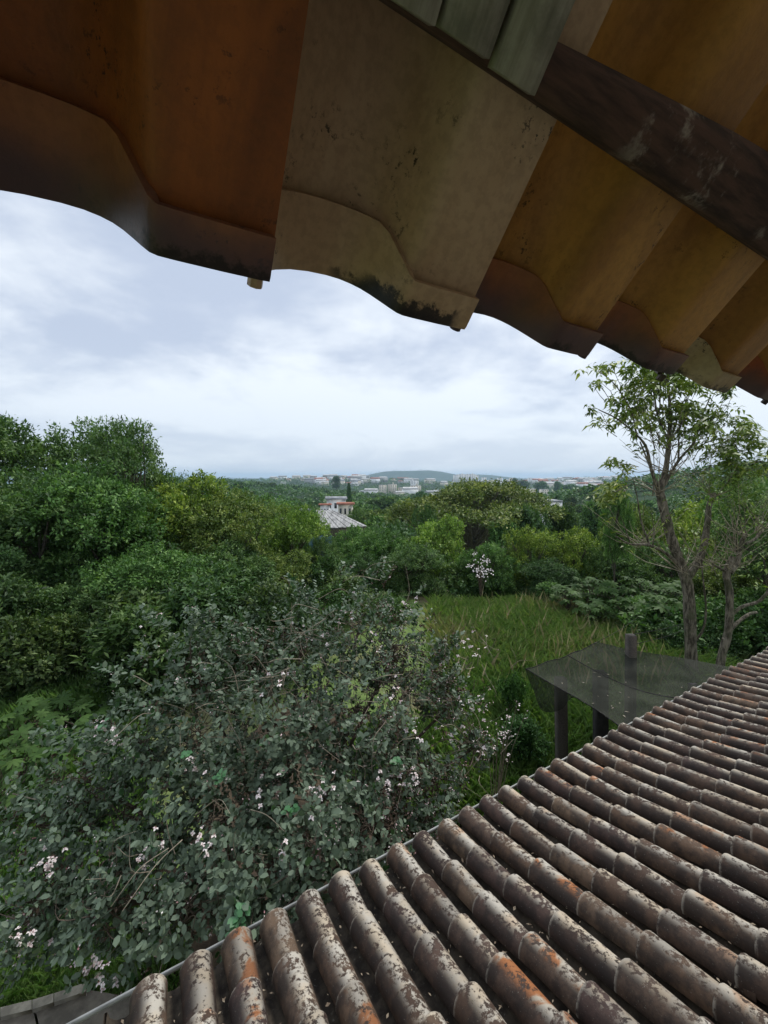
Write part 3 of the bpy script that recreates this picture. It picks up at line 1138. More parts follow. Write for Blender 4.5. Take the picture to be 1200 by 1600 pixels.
plant('dense', 'leafy_tree', 556, 52, 794, 60, MD, 'green tree hiding the foot of the red roofed house', group=G2, rz=2.9)
plant('full', 'leafy_tree', 488, 56, 793, 46, GR, 'green tree left of the white two storey house', group=G2, rz=1.9)
plant('fulltwo', 'leafy_tree', 545, 27, 820, 130, GR, 'green tree in front of the right end of the metal shed', group=G2, rz=1.7)
plant('airy', 'leafy_tree', 505, 18.5, 838, 80, MD, 'thin tree in front of the blue sheet', group=G2, rz=2.7)
for k, (u, y, vt, w, hue) in enumerate([(1035, 11.5, 962, 80, MD), (1075, 10.6, 975, 90, DK), (1110, 11.8, 950, 90, MD), (1150, 10.5, 975, 90, DK), (1185, 11.0, 950, 90, MD), (1225, 10.2, 960, 90, MD), (1050, 12.8, 930, 90, GR), (1135, 12.8, 925, 100, GR), (1200, 12.6, 915, 100, GR)]):
    plant(('shruba', 'shrubb', 'shrubc')[k % 3], 'thicket_shrub', u, y, vt, w, hue, ('shrub left of the tall bare trunk', 'dark shrub in front of the tall trunk foot', 'shrub between the two bare trunks', 'dark shrub at the pruned trunk foot',
          'shrub right of the pruned trunk', 'shrub cut by the right picture edge', 'bright shrub behind the tall trunk', 'bright shrub behind the pruned trunk', 'bright shrub at far right behind the pruned tree')[k], 'shrub', 'shrubs round the bare trunks')
# undergrowth along the far edge of the clearing and left of the bush
G4 = 'shrubs round the clearing'
und = [(600, 14.0, 930, 110, MD, 'shrub at the left end of the clearing'), (700, 17, 905, 120, DK, 'dark shrub behind the brownish grass'),
       (800, 18, 905, 110, MD, 'shrub at the middle of the clearing edge'), (860, 15.5, 935, 50, GR, 'small low shrub on the clearing edge'),
       (950, 14.5, 925, 120, GR, 'pale shrub at the right end of the clearing'), (1010, 13, 935, 100, GR, 'bright shrub left of the tall trunk'),
       (810, 7.6, 1052, 56, (.55, .75, .5), 'dark shrub beside the left corner of the shade net'),
       (830, 6.3, 1130, 90, (.45, .65, .45), 'dark low shrub between bush and roof'), (170, 9.2, 1002, 90, (.7, .95, .6), 'soft fine leaved shrub behind the grey bush'),
       (60, 8.6, 1060, 110, GR, 'shrub above the large leaved plants at left')]
for (u, y, vt, w, hue, lab) in und:
    plant(('shruba', 'shrubb', 'shrubc')[int(u) % 3], 'shrub', u, y, vt, w, hue, lab, 'shrub', G4)
gq = random.Random(64)
for k in range(70):
    u = gq.uniform(-140, 540)
    y = gq.uniform(8.3, 14.5)
    if u > 420 and y < 10:
        y += 3
    vt = 745 + (CAMZ - gq.uniform(1.2, 2.6)) / y * FPX
    hv = gq.uniform(.4, .85)
    plant(gq.choice(['shruba', 'shrubb', 'shrubc']), 'undergrowth_shrub', u, y, vt, gq.uniform(90, 170) * 10 / y, (hv * gq.uniform(.8, 1.1), hv, hv * gq.uniform(.75, 1)),
          'green shrub of the undergrowth below the trees of the left slope', 'shrub', 'undergrowth shrubs of the left slope')
for k in range(40):
    u = gq.uniform(520, 1230)
    y = gq.uniform(17.5, 21)
    vt = 745 + (CAMZ - gq.uniform(.9, 1.9)) / y * FPX
    hv = gq.uniform(.6, 1.3)
    plant(gq.choice(['shruba', 'shrubb', 'shrubc']), 'undergrowth_shrub', u, y, vt, gq.uniform(60, 120), (hv * gq.uniform(.8, 1.15), hv, hv * gq.uniform(.75, 1)),
          'green shrub in the thicket behind the clearing', 'shrub', 'thicket behind the clearing')
print('trees placed')


# ---- the sparse tall tree on the right and its pruned neighbour
def palm_leaf_rosettes(acc, P, g, n, L, W, tint, droop=.35, spread=.1):
    m = len(P) * n
    PP = np.repeat(P, n, 0)
    a = g.uniform(0, 2 * math.pi, m)
    ax = np.stack([np.cos(a), np.sin(a), g.uniform(-.55, .35, m)], 1)
    N = norm(np.stack([np.zeros(m), np.zeros(m), np.ones(m)], 1) + g.normal(0, .3, (m, 3)))
    sz = np.clip(1 + .25 * g.normal(size=m), .5, 1.6)
    tt = np.clip(np.repeat(tint, n) + g.normal(0, .15, m), 0, 1)
    leaves(acc, PP + g.normal(0, spread, (m, 3)), ax, N, L * sz, W * sz, tt, 'diamond', .15, droop)


def bez(P, n=8):
    P = [np.array(p, float) for p in P]
    # Catmull-Rom through the points
    out = []
    Q = [2 * P[0] - P[1]] + P + [2 * P[-1] - P[-2]]
    for i in range(1, len(Q) - 2):
        for t in np.linspace(0, 1, n, endpoint=False):
            a, b, c, d = Q[i - 1], Q[i], Q[i + 1], Q[i + 2]
            out.append(.5 * ((2 * b) + (-a + c) * t + (2 * a - 5 * b + 4 * c - d) * t * t + (-a + 3 * b - 3 * c + d) * t ** 3))
    out.append(P[-1])
    return np.array(out)


g = np.random.default_rng(91)
YT = 9.2
base = PT(1084, 1090, YT)
base[2] = float(H(base[0], base[1])) - .1
tall = empty('tall_sparse_tree', tuple(base), 0, 'tall sparse tree with a mottled trunk and open leafy top at right', 'tree')
ta, tl, tsh = Acc(), Acc(), Acc()


def seg(pts, r0, r1, y=YT, dy=(0, 0), sides=8, acc=None, org=base):
    n = len(pts)
    ys = np.linspace(y + dy[0], y + dy[1], n)
    w = [PT(u, v, yy) - org for (u, v), yy in zip(pts, ys)]
    c = bez(w, 5)
    r = np.linspace(r0, r1, len(c)) * (1 + .06 * np.sin(np.arange(len(c)) * 1.7)) * .70
    tube(ta if acc is None else acc, c, r, sides)
    return c + org


seg([(1084, 1120), (1080, 1030), (1076, 930), (1068, 895), (1050, 845), (1038, 800), (1030, 765)], .19, .13)
seg([(1030, 770), (1040, 735), (1045, 690), (1047, 640), (1042, 590)], .105, .03, dy=(0, .2))
seg([(1030, 770), (1018, 735), (1010, 700), (995, 680), (965, 655), (935, 640)], .055, .015, dy=(0, -.5))
seg([(995, 680), (985, 640), (960, 600), (935, 580)], .025, .010, dy=(-.3, -.6))
seg([(1030, 765), (1012, 720), (1000, 690)], .04, .02, dy=(0, .3))
seg([(1036, 760), (1060, 720), (1085, 690), (1095, 655), (1110, 620)], .05, .015, dy=(0, .6))
seg([(1060, 720), (1062, 670), (1075, 620)], .03, .010, dy=(.3, .5))
seg([(1045, 690), (1028, 650), (1020, 610), (1000, 585)], .035, .010)
seg([(1020, 775), (1022, 735), (1021, 705)], .02, .008)
seg([(1068, 895), (1045, 868), (1015, 852), (985, 850), (962, 838)], .07, .02, dy=(0, -.4))
seg([(1015, 852), (1002, 815), (996, 780), (990, 750)], .03, .010, dy=(-.2, -.4))
seg([(985, 850), (975, 820), (965, 800)], .02, .008, dy=(-.3, -.4))
seg([(1020, 852), (1022, 830), (1018, 800)], .02, .008, dy=(-.2, -.3))
seg([(1073, 905), (1095, 870), (1105, 820), (1108, 790), (1118, 770)], .12, .07, dy=(0, .5))
seg([(1078, 1010), (1098, 985), (1103, 950), (1098, 900), (1095, 850)], .045, .015, dy=(0, -.3))
twig_tips = []
for k in range(110):
    # fine upright shoots from the pruned knuckles
    ku, kv, kr = [(1030, 768, 10), (1066, 895, 12), (1112, 775, 10), (1000, 850, 12), (1050, 740, 10), (1045, 700, 14)][k % 6]
    u0, v0 = ku + g.normal(0, kr * .4), kv + g.normal(0, 4)
    a = g.uniform(-1.25, 1.25)
    Lp = g.uniform(40, 115)
    y0 = YT + g.normal(0, .15)
    p0 = PT(u0, v0, y0)
    p2 = PT(u0 + math.sin(a) * Lp, v0 - math.cos(a) * Lp * .95, y0 + g.normal(0, .6))
    p1 = (p0 + p2) / 2 + np.array([g.normal(0, .06), g.normal(0, .06), -.08])
    tube(tsh, np.array([p0, p1, p2]) - base, [.010, .007, .003], 3, cap=False)
    twig_tips.append(p2)
# leaf clumps in the open top
clumps = [(935, 590, 18, 9), (950, 575, 12, 6), (985, 600, 26, 26), (1010, 590, 26, 30), (1040, 600, 26, 30), (1060, 585, 22, 24), (1080, 600, 20, 18), (1000, 640, 28, 26),
          (1030, 650, 26, 26), (970, 625, 20, 14), (985, 660, 20, 14), (1060, 640, 24, 20), (1090, 650, 24, 26), (1110, 665, 20, 22), (1120, 610, 18, 12), (1135, 640, 16, 8),
          (1165, 670, 20, 26), (1175, 690, 16, 14), (1145, 700, 22, 22), (1125, 705, 20, 18), (1150, 735, 22, 20), (1095, 690, 18, 12), (935, 665, 16, 6), (920, 640, 8, 3),
          (968, 722, 9, 5), (978, 735, 7, 5), (960, 765, 14, 12), (945, 780, 12, 12), (952, 720, 6, 3), (1048, 680, 20, 10), (1180, 720, 26, 24), (1010, 560, 20, 14), (1060, 560, 30, 20)]
P, T = [], []
for (u, v, r, n) in clumps:
    for k in range(int(n * .85)):
        y = YT + g.normal(0, .45)
        P.append(PT(u + g.normal(0, r * .6), v + g.normal(0, r * .5), y))
        T.append(np.clip(g.normal(.62 if u < 1060 else .45, .18), 0, 1))
P = np.array(P)
palm_leaf_rosettes(tl, P - base, g, 12, .16, .055, np.array(T), droop=.4, spread=.05)
for k in range(0, len(P), 3):      # fine twigs leading into the clumps
    q = P[k]
    tgt = PT(1030 + (0 if pix(q)[0] < 1090 else 40), 735, YT)
    tgt = q + (tgt - q) * min(1, .55 / np.linalg.norm(tgt - q))
    tube(ta, np.array([tgt, (tgt + q) / 2 + g.normal(0, .03, 3), q]) - base, [.009, .007, .004], 3, cap=False)
tp = np.array(twig_tips)
tp = tp[g.random(len(tp)) < .35]
palm_leaf_rosettes(tl, tp - base, g, 6, .13, .05, np.full(len(tp), .6), droop=.3, spread=.08)
M['shoot'] = plain('pale_shoots', (0.30, 0.26, 0.19), .8, .3, 10)
o = tsh.build('shoots', M['shoot'], tall)
o['kind'] = 'stuff'
tr_o = ta.build('trunk', M['bark_mottled'], tall, smooth=True)
c_o = tl.build('crown', M['leaf'], tall)
c_o['hue'] = [1.5, 1.2, .8, 1.0]

ta2, tl2, tsh2 = Acc(), Acc(), Acc()
base2 = PT(1125, 1090, 9.0)
base2[2] = float(H(base2[0], base2[1])) - .1
prun = empty('pruned_tree', tuple(base2), 0, 'pruned tree with curved mossy trunk and stubby fists right of the tall tree', 'tree')


def seg2(p, r0, r1, y=9.0, dy=(0, 0)):
    return seg(p, r0, r1, y, dy, 8, ta2, base2)


seg2([(1120, 1110), (1126, 1035), (1138, 985), (1140, 930), (1135, 895), (1146, 870)], .125, .095)
seg2([(1140, 895), (1152, 880), (1158, 850), (1165, 835)], .085, .06, dy=(0, .2))
seg2([(1165, 850), (1180, 842), (1190, 830)], .05, .04, dy=(.1, .3))
seg2([(1150, 862), (1150, 845), (1140, 838)], .045, .03)
seg2([(1141, 962), (1160, 948), (1185, 940), (1200, 925)], .06, .045, dy=(0, -.2))
seg2([(1130, 1000), (1150, 975), (1170, 960), (1182, 957)], .06, .045, dy=(0, .3))
seg2([(1136, 895), (1125, 888), (1112, 880)], .045, .03)
for k in range(80):
    ku, kv = [(1165, 838), (1140, 890), (1188, 832), (1108, 888), (1150, 860)][k % 5]
    a = g.uniform(-1.3, 1.3)
    Lp = g.uniform(30, 95)
    y0 = 9.0 + g.normal(0, .12)
    p0 = PT(ku + g.normal(0, 5), kv + g.normal(0, 4), y0)
    p2 = PT(ku + math.sin(a) * Lp, kv - math.cos(a) * Lp, y0 + g.normal(0, .5))
    p1 = (p0 + p2) / 2 + np.array([g.normal(0, .05), g.normal(0, .05), -.08])
    tube(tsh2, np.array([p0, p1, p2]) - base2, [.010, .007, .003], 3, cap=False)
P = np.array([PT(u + g.normal(0, r), v + g.normal(0, r), 9.1 + g.normal(0, .4)) for (u, v, r, n) in
              [(1110, 745, 24, 30), (1150, 770, 26, 40), (1185, 790, 24, 34), (1120, 790, 24, 16), (1190, 880, 18, 10)] for _ in range(n)])
palm_leaf_rosettes(tl2, P - base2, g, 11, .12, .042, np.full(len(P), .6), droop=.3, spread=.06)
o = tsh2.build('shoots', M['shoot'], prun)
o['kind'] = 'stuff'
ta2.build('trunk', M['bark_mottled'], prun, smooth=True)
c_o = tl2.build('crown', M['leaf'], prun)
c_o['hue'] = [1.5, 1.35, .85, 1.0]

# ================================================================== the grey-green flowering bush
g = np.random.default_rng(33)
BL_ = [(560, 985, 5.0, .62), (470, 1010, 5.0, .60), (620, 1010, 4.9, .55), (385, 1030, 4.7, .50), (300, 1040, 4.4, .42), (655, 1060, 4.8, .50),
       (705, 1100, 4.6, .36), (745, 1165, 4.4, .20), (560, 1110, 4.3, .80), (430, 1130, 4.1, .80), (310, 1150, 4.0, .70), (215, 1160, 3.9, .50),
       (130, 1215, 3.8, .48), (60, 1290, 3.6, .42), (200, 1280, 3.6, .70), (350, 1280, 3.5, .72), (500, 1250, 3.6, .75), (620, 1210, 3.9, .62),
       (660, 1230, 3.9, .45), (90, 1400, 3.2, .45), (220, 1390, 3.1, .52), (370, 1370, 3.0, .52), (490, 1330, 3.0, .45), (575, 1290, 3.2, .40),
       (50, 1420, 2.9, .26), (160, 1425, 2.85, .24), (290, 1430, 2.75, .32), (400, 1400, 2.7, .24), (470, 1370, 2.75, .22), (610, 1290, 3.5, .35)]
bb = PT(420, 1300, 4.0)
bb[2] = 0.0
bush = empty('flowering_bush', tuple(bb), 0, 'large grey green bush with pink and white blossoms beside the lower roof', 'bush')
lob = [(*(PT(u, v, y) - bb), r, r, r * .95) for (u, v, y, r) in BL_]
eave_w = W_LO + .05


def keep_out(P, lim=eave_w):
    """bush stays outside the eave line and above the ground"""
    W_ = (P + bb) @ DV
    return (W_ > lim) & (P[:, 2] > .15)


def inside_depth(P):
    """how deep a point lies inside the union of lobes (1 = centre)"""
    d = np.zeros(len(P))
    for l in lob:
        q = 1 - np.linalg.norm((P - np.array(l[:3])) / np.array(l[3:6]), axis=1)
        d = np.maximum(d, q)
    return d


tips = []
for l in lob:
    area = l[3] ** 2
    c = int(800 * area ** .85) + 30
    d = norm(g.normal(size=(c, 3)))
    b = 1 + .16 * np.sin(d[:, 0] * 6 + g.uniform(0, 6)) * np.cos(d[:, 1] * 6 + g.uniform(0, 6))
    rad = b * (1.08 - .5 * g.random(c) ** 1.3)
    tips.append(np.array(l[:3]) + d * l[3] * rad[:, None])
# a few long shoots standing out of the outline
for (u, v, y, n) in [(235, 955, 4.3, 16), (255, 975, 4.3, 16), (240, 1000, 4.2, 14), (330, 950, 4.5, 20), (310, 975, 4.5, 20), (300, 960, 4.4, 10), (370, 975, 4.6, 16), (215, 1040, 4.1, 16), (480, 930, 4.9, 18), (575, 905, 5.0, 20), (460, 915, 5.0, 12), (545, 895, 5.1, 14), (600, 890, 5.1, 10), (640, 925, 4.9, 12),
                     (360, 955, 4.7, 10), (175, 1050, 4.2, 8), (715, 1000, 4.8, 16), (700, 1010, 4.8, 14), (770, 1150, 4.4, 14), (790, 1170, 4.4, 8), (60, 1150, 4.0, 8), (510, 905, 5.1, 10),
                     (372, 1445, 2.55, 8), (395, 1420, 2.6, 10), (110, 1480, 2.8, 8)]:
    c = PT(u, v, y) - bb
    tips.append(c + g.normal(0, .07, (n, 3)))
P = np.concatenate(tips)


def lump(P, k=1.0):
    x, y, z = P[:, 0] * k, P[:, 1] * k, P[:, 2] * k
    return (np.sin(x * 7.1 + 1.7 * np.sin(z * 5.3 + y * 3)) + np.sin(y * 6.3 + 1.5 * np.sin(x * 4.7) + 2) + np.sin(z * 8.3 + 1.3 * np.sin(y * 5.1 + x * 2.2))) / 3


P = P[((lump(P) > -.14) & (lump(P, 2.3) > -.38)) | ((inside_depth(P) > .28) & (g.random(len(P)) < .75))]
P = P[keep_out(P)]
dep = inside_depth(P)
P = P[dep < .70]
dep = inside_depth(P)
cen = np.array([0, 0, 1.6])
n = len(P)
print('bush sprigs', n)
outw = norm(P - cen)
NL = 9
PP = np.repeat(P, NL, 0)
OO = np.repeat(outw, NL, 0)
m = len(PP)
sh = norm(OO * .7 + np.repeat(g.normal(size=(n, 3)) * .55, NL, 0) + np.array([0, 0, .25]))     # shoot direction
kpos = np.tile((np.arange(NL) // 2) / 4.0, n)[:, None]
side = norm(np.cross(sh, g.normal(size=(m, 3))))
PP = PP + sh * (kpos - .6) * .13
ax = norm(sh * .55 + side * .9 + np.array([0, 0, .1]))
N = norm(np.array([0, 0, .85]) + OO * .5 + g.normal(size=(m, 3)) * .5)
Ls = .054 * np.clip(1 + .25 * g.normal(size=m), .5, 1.6)
tint = np.clip(np.repeat(np.clip(g.normal(.42, .14, n) + .28 * lump(P, .55), 0, 1), NL) + g.normal(0, .16, m), 0, 1)
dead = (np.repeat(g.random(n), NL) < .05 + .12 * (np.repeat(dep, NL) > .25) + .24 * ((PP + bb)[:, 0] > -.1))
# pixel size of every leaf: the largest ones become objects of their own
WP = PP + bb
fw = WP[:, 1] * c_ - (WP[:, 2] - CAMZ) * s_
uu = 600 + FPX * WP[:, 0] / fw
vv = 800 - FPX * (WP[:, 1] * s_ + (WP[:, 2] - CAMZ) * c_) / fw
apx = Ls / fw
score = np.where((uu > 0) & (uu < 1200) & (vv > 0) & (vv < 1590) & (np.repeat(dep, NL) < .18) & ~dead, apx, 0)
big = np.argsort(-score)[:298]
isb = np.zeros(m, bool)
isb[big] = True
fa, da = Acc(), Acc()
k1 = ~isb & ~dead
leaves(fa, PP[k1], ax[k1], N[k1], Ls[k1], Ls[k1] * .60, tint[k1], 'oval', .12, .05)
leaves(da, PP[dead], ax[dead], N[dead], Ls[dead] * .7, Ls[dead] * .35, tint[dead], 'diamond', .3, .2)
o = fa.build('foliage', M['leaf_grey'], bush)
o['kind'] = 'stuff'
o = da.build('dry_leaves', M['leaf_dead'], bush)
o['kind'] = 'stuff'
lm = []
for k in range(4):
    a = Acc()
    leaves(a, np.zeros((1, 3)), np.array([[0, 1.0, 0]]), np.array([[0, 0, 1.0]]), 1.0, .62, (.3, .5, .65, .85)[k], 'oval', .10, .06)
    lm.append(a.mesh('leaf', M['leaf_grey']))
for j in big:
    A_, N_ = ax[j], N[j]
    S_ = np.cross(A_, N_)
    S_ /= np.linalg.norm(S_)
    N_ = np.cross(S_, A_)
    o = link('leaf', lm[int(tint[j] * 3.99)], bush)
    Bm = Matrix(((S_[0], A_[0], N_[0]), (S_[1], A_[1], N_[1]), (S_[2], A_[2], N_[2])))
    o.matrix_local = Matrix.Translation(Vector(PP[j])) @ Bm.to_4x4() @ Matrix.Scale(float(Ls[j]), 4)
# fresh shoot hanging over the eave
sa = Acc()
fc = [(372, 1440, 2.42), (378, 1425, 2.44), (365, 1458, 2.40), (290, 1180, 3.3), (455, 1265, 3.0), (240, 1320, 3.0), (340, 1215, 3.2), (620, 1190, 3.5), (160, 1135, 3.7)]
for (u, v, y) in fc:
    c = PT(u, v, y) - bb
    for j in range(9):
        a_ = g.uniform(0, 6.28)
        A_ = np.array([[math.cos(a_), math.sin(a_) * .8 - .2, g.uniform(-.2, .5)]])
        leaves(sa, (c + g.normal(0, .018, 3))[None], A_, np.array([[g.normal(0, .3), -.5, 1.0]]), .055, .036, g.uniform(.3, 1), 'oval', .1, .05)
o = sa.build('fresh_leaves', M['leaf_fresh'], bush)
o['label'] = 'brighter sea green new leaves'
o['kind'] = 'stuff'
# branches and twigs
ba = Acc()
root_pts = [np.array([g.normal(0, .35), g.normal(0, .3), 0]) for _ in range(7)]
for l in lob:
    c = np.array(l[:3])
    st = root_pts[g.integers(0, 7)]
    mid = (st * .5 + c * .5) * np.array([1, 1, 1.15])
    q = np.array([(1 - t) ** 2 * st + 2 * t * (1 - t) * mid + t * t * c for t in np.linspace(0, 1, 6)])
    tube(ba, q, np.linspace(.035, .014, 6), 5, cap=False)
    near = np.argsort(np.linalg.norm(P - c, axis=1))[:220]
    for j in g.choice(near, min(24, len(near)), replace=False):
        e = P[j]
        m2 = (c + e) / 2 + g.normal(0, .07, 3)
        tube(ba, bez([c + g.normal(0, .05, 3), m2, e], 3), np.linspace(.006, .0020, 7), 3, cap=False)
ba.build('branch', M['twig'], bush, smooth=True)
# dry bare twigs that show on the outside
dt = Acc()
for (u, v, y, n_, L_) in [(430, 1075, 4.0, 60, .45), (370, 1120, 3.9, 45, .45), (480, 1010, 4.4, 40, .4), (600, 1080, 4.2, 50, .4), (540, 960, 4.7, 40, .4),
                          (300, 1150, 3.7, 30, .4), (350, 1330, 2.95, 26, .4), (180, 1370, 2.9, 22, .4), (640, 1120, 4.0, 40, .35), (720, 1050, 4.5, 40, .28), (690, 1200, 3.8, 40, .3), (560, 1200, 3.4, 24, .4)]:
    for j in range(n_):
        if j % 5 > 2:
            continue
        p0 = PT(u + g.normal(0, 45), v + g.normal(0, 32), y + g.uniform(-.1, .25)) - bb
        dd = norm(np.array([g.normal(0, .8), -.35 + g.normal(0, .3), g.normal(.5, .55)]))
        ll = L_ * g.uniform(.4, 1.3)
        mid = p0 + dd * ll * .5 + g.normal(0, .04, 3)
        e = p0 + dd * ll + np.array([0, 0, -.08 * ll]) + g.normal(0, .05, 3)
        tube(dt, bez([p0, mid, e], 4), np.linspace(.0048, .0018, 9), 3, cap=False)
o = dt.build('dry_twigs', M['twig_dry'], bush)
o['kind'] = 'stuff'
# a few longer curving stems that stand out in the near part
ls = Acc()
for pl in [[(520, 1330), (430, 1345), (330, 1355), (250, 1400), (165, 1500)], [(400, 1280), (395, 1340), (375, 1395), (374, 1400)], [(318, 1355), (320, 1400), (332, 1440)],
           [(345, 1352), (365, 1400), (380, 1440)], [(300, 1440), (255, 1500), (245, 1570)], [(560, 1150), (590, 1190), (610, 1230), (640, 1260)],
           [(560, 1155), (555, 1200), (560, 1250)], [(300, 1160), (260, 1230), (220, 1290)], [(20, 1240), (90, 1260), (150, 1290)]]:
    q = [PT(u, v, 2.62 + (1570 - v) * .0030 + .02 * i) - bb for i, (u, v) in enumerate(pl)]
    c = bez(q, 4)
    tube(ls, c, np.linspace(.0065, .003, len(c)), 5, cap=False)
ls.build('long_stem', M['twig_dry'], bush, smooth=True)


# blossoms: four pale petals, dark pink inside, a brush of red stamens
def blossom(seed):
    gg = np.random.default_rng(seed)
    a = Acc()
    for k in range(4):
        t = k * math.pi / 2 + gg.uniform(-.3, .3)
        A_ = np.array([[math.cos(t), math.sin(t), gg.uniform(-.5, .7)]])
        leaves(a, np.zeros((1, 3)), A_, np.array([[0, 0, 1.0]]), 1.0, .75, gg.uniform(.75, 1), 'oval', .35, .1)
    for k in range(6):
        A_ = np.array([[gg.normal(0, .35), gg.normal(0, .35), 1.0]])
        leaves(a, np.zeros((1, 3)), A_, np.array([[1.0, .2, 0]]), .85, .10, gg.uniform(0, .3), 'diamond', .1, 0)
    return a.mesh('blossom', M['petal'])


bm_ = [blossom(k) for k in range(4)]
spots = [(300, 1190, 3.5, 7), (160, 1140, 3.9, 8), (175, 1150, 3.9, 6), (320, 1310, 3.1, 12), (430, 1335, 3.0, 6), (400, 1230, 3.3, 6), (500, 1225, 3.3, 9),
         (500, 1245, 3.3, 6), (640, 1210, 3.6, 10), (610, 1225, 3.6, 9), (645, 1195, 3.7, 8), (580, 1215, 3.5, 8), (660, 1140, 4.1, 9), (600, 1075, 4.2, 8), (500, 1000, 4.7, 8),
         (540, 955, 4.9, 7), (470, 985, 4.7, 6), (580, 1000, 4.7, 6), (430, 1060, 4.4, 6), (640, 945, 4.8, 8), (70, 1355, 3.0, 9), (85, 1350, 3.0, 8), (150, 1510, 2.65, 10), (165, 1535, 2.62, 12), (40, 1470, 2.8, 10), (20, 1480, 2.8, 8),
         (240, 1330, 3.0, 8), (220, 1350, 3.0, 7), (730, 1000, 4.7, 12), (740, 1020, 4.7, 8), (745, 1100, 4.4, 12), (740, 1140, 4.4, 12), (770, 1170, 4.3, 8), (700, 1150, 4.2, 10),
         (280, 1060, 4.2, 5), (240, 985, 4.4, 4), (540, 1400, 2.6, 10), (500, 1395, 2.7, 6), (260, 1150, 3.7, 6), (400, 1005, 4.5, 6), (690, 1250, 3.8, 9), (420, 1460, 2.45, 4), (200, 1190, 3.7, 6),
         (270, 1260, 3.3, 6), (110, 1290, 3.3, 6), (350, 1400, 2.8, 6), (560, 1290, 3.2, 8), (80, 1440, 2.85, 6)]
nb = 0
for (u, v, y, n_) in spots:
    for j in range(n_):
        if nb >= 296:
            break
        p = PT(u + g.normal(0, 13), v + g.normal(0, 11), y + g.normal(0, .05)) - bb
        # bring it to the outside of the leaf mass
        for _ in range(14):
            if inside_depth(p[None])[0] > .10:
                w = p + bb - CAMP
                p = p - w * .02
            else:
                break
        o = link('blossom', bm_[nb % 4], bush)
        o.matrix_local = Matrix.Translation(Vector(p)) @ Matrix.Rotation(g.uniform(0, 6.28), 4, 'Z') @ Matrix.Rotation(g.uniform(-.9, 1.5), 4, 'X') @ Matrix.Scale(float(g.uniform(.017, .029)), 4)
        nb += 1
print('blossoms', nb)
# many tiny far petals scattered over the bush
pa = Acc()
wgt = 1 + 3.0 * ((P + bb)[:, 0] > -.1)
sel = np.repeat(g.choice(len(P), 1300, p=wgt / wgt.sum()), 4)
pp = P[sel] + norm(P[sel] - cen) * .06 + g.normal(0, .016, (5200, 3))
leaves(pa, pp, g.normal(size=(5200, 3)), g.normal(size=(5200, 3)), .018, .012, g.uniform(.3, 1, 5200), 'diamond', .2)
o = pa.build('petals', M['petal'], bush)
o['kind'] = 'stuff'

# dark sheet added under the bush: its shade painted in leaf-litter browns
M['bush_shade'] = plain('painted_bush_shade', (0.045, 0.034, 0.022), .95, .4, 9, .8, 40, col2=(0.085, 0.062, 0.038))
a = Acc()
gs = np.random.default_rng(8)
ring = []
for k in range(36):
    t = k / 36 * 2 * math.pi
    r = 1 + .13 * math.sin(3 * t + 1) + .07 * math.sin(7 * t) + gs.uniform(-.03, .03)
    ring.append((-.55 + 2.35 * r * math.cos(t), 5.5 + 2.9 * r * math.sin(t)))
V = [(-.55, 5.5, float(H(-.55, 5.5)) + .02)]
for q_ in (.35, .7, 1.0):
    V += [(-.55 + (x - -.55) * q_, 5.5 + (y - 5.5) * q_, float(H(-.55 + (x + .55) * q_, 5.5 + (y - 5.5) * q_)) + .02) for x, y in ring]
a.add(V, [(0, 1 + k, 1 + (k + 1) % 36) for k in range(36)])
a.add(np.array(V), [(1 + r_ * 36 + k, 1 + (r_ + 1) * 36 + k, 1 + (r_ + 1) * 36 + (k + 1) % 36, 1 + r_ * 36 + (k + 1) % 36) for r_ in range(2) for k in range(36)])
o = a.build('bush_shade', M['bush_shade'], smooth=True)
tag(o, 'dark sheet under the bush, its shade painted in leaf litter colours', kind='structure')

# ================================================================== grass of the clearing
g = np.random.default_rng(55)


def blades(acc, X, Y, hmin, hmax, w, tint, lean=.35):
    n = len(X)
    z = H(X, Y)
    h = g.uniform(hmin, hmax, n)
    a = g.uniform(0, 6.28, n)
    ln = lean * h * g.uniform(.2, 1.2, n)
    b = np.stack([X, Y, z - .03], 1)
    sd = np.stack([np.cos(a + 1.57), np.sin(a + 1.57), np.zeros(n)], 1) * w
    mid = b + np.stack([np.cos(a) * ln * .35, np.sin(a) * ln * .35, h * .6], 1)
    tip = b + np.stack([np.cos(a) * ln, np.sin(a) * ln, h], 1)
    V = np.stack([b - sd, b + sd, mid + sd * .7, tip, mid - sd * .7], 1).reshape(-1, 3)
    acc.add(V, np.arange(n * 5).reshape(n, 5), np.repeat(tint, 5))


def patch(x, y):
    return .5 + .5 * np.sin(x * .75 + 1.3 + .8 * np.sin(y * .5)) * np.cos(y * .42 + .6 * np.sin(x * .6))


ga = Acc()
n = 48000
yy = g.uniform(5.2, 15.8, n) ** 1.0
xx = g.uniform(0.2, 1.05, n) * yy
xx = np.where(g.random(n) < .12, g.uniform(-.1, .25, n) * yy, xx)
xx = np.where(yy > 7.5, np.abs(xx - .115 * yy) + .115 * yy + .05 * np.sin(yy * 2.1) * (xx < .3 * yy), xx)
pt = patch(xx, yy)
uN = xx / yy
brown = np.clip((pt - .35) * 1.6, 0, 1) * np.clip(1.6 - np.abs(uN - .32) * 4.0, 0, 1) * np.clip((yy - 8.5) / 2.5, 0, 1)
tn = np.clip(.40 + .12 * np.clip((yy - 9) / 5, 0, 1) + .62 * brown + g.normal(0, .13, n), 0, 1)
tn = np.where(yy < 9, np.clip(g.normal(.33, .13, n), 0, 1), tn)
hgt = .35 + .55 * patch(xx * 1.7 + 3, yy * 1.5)
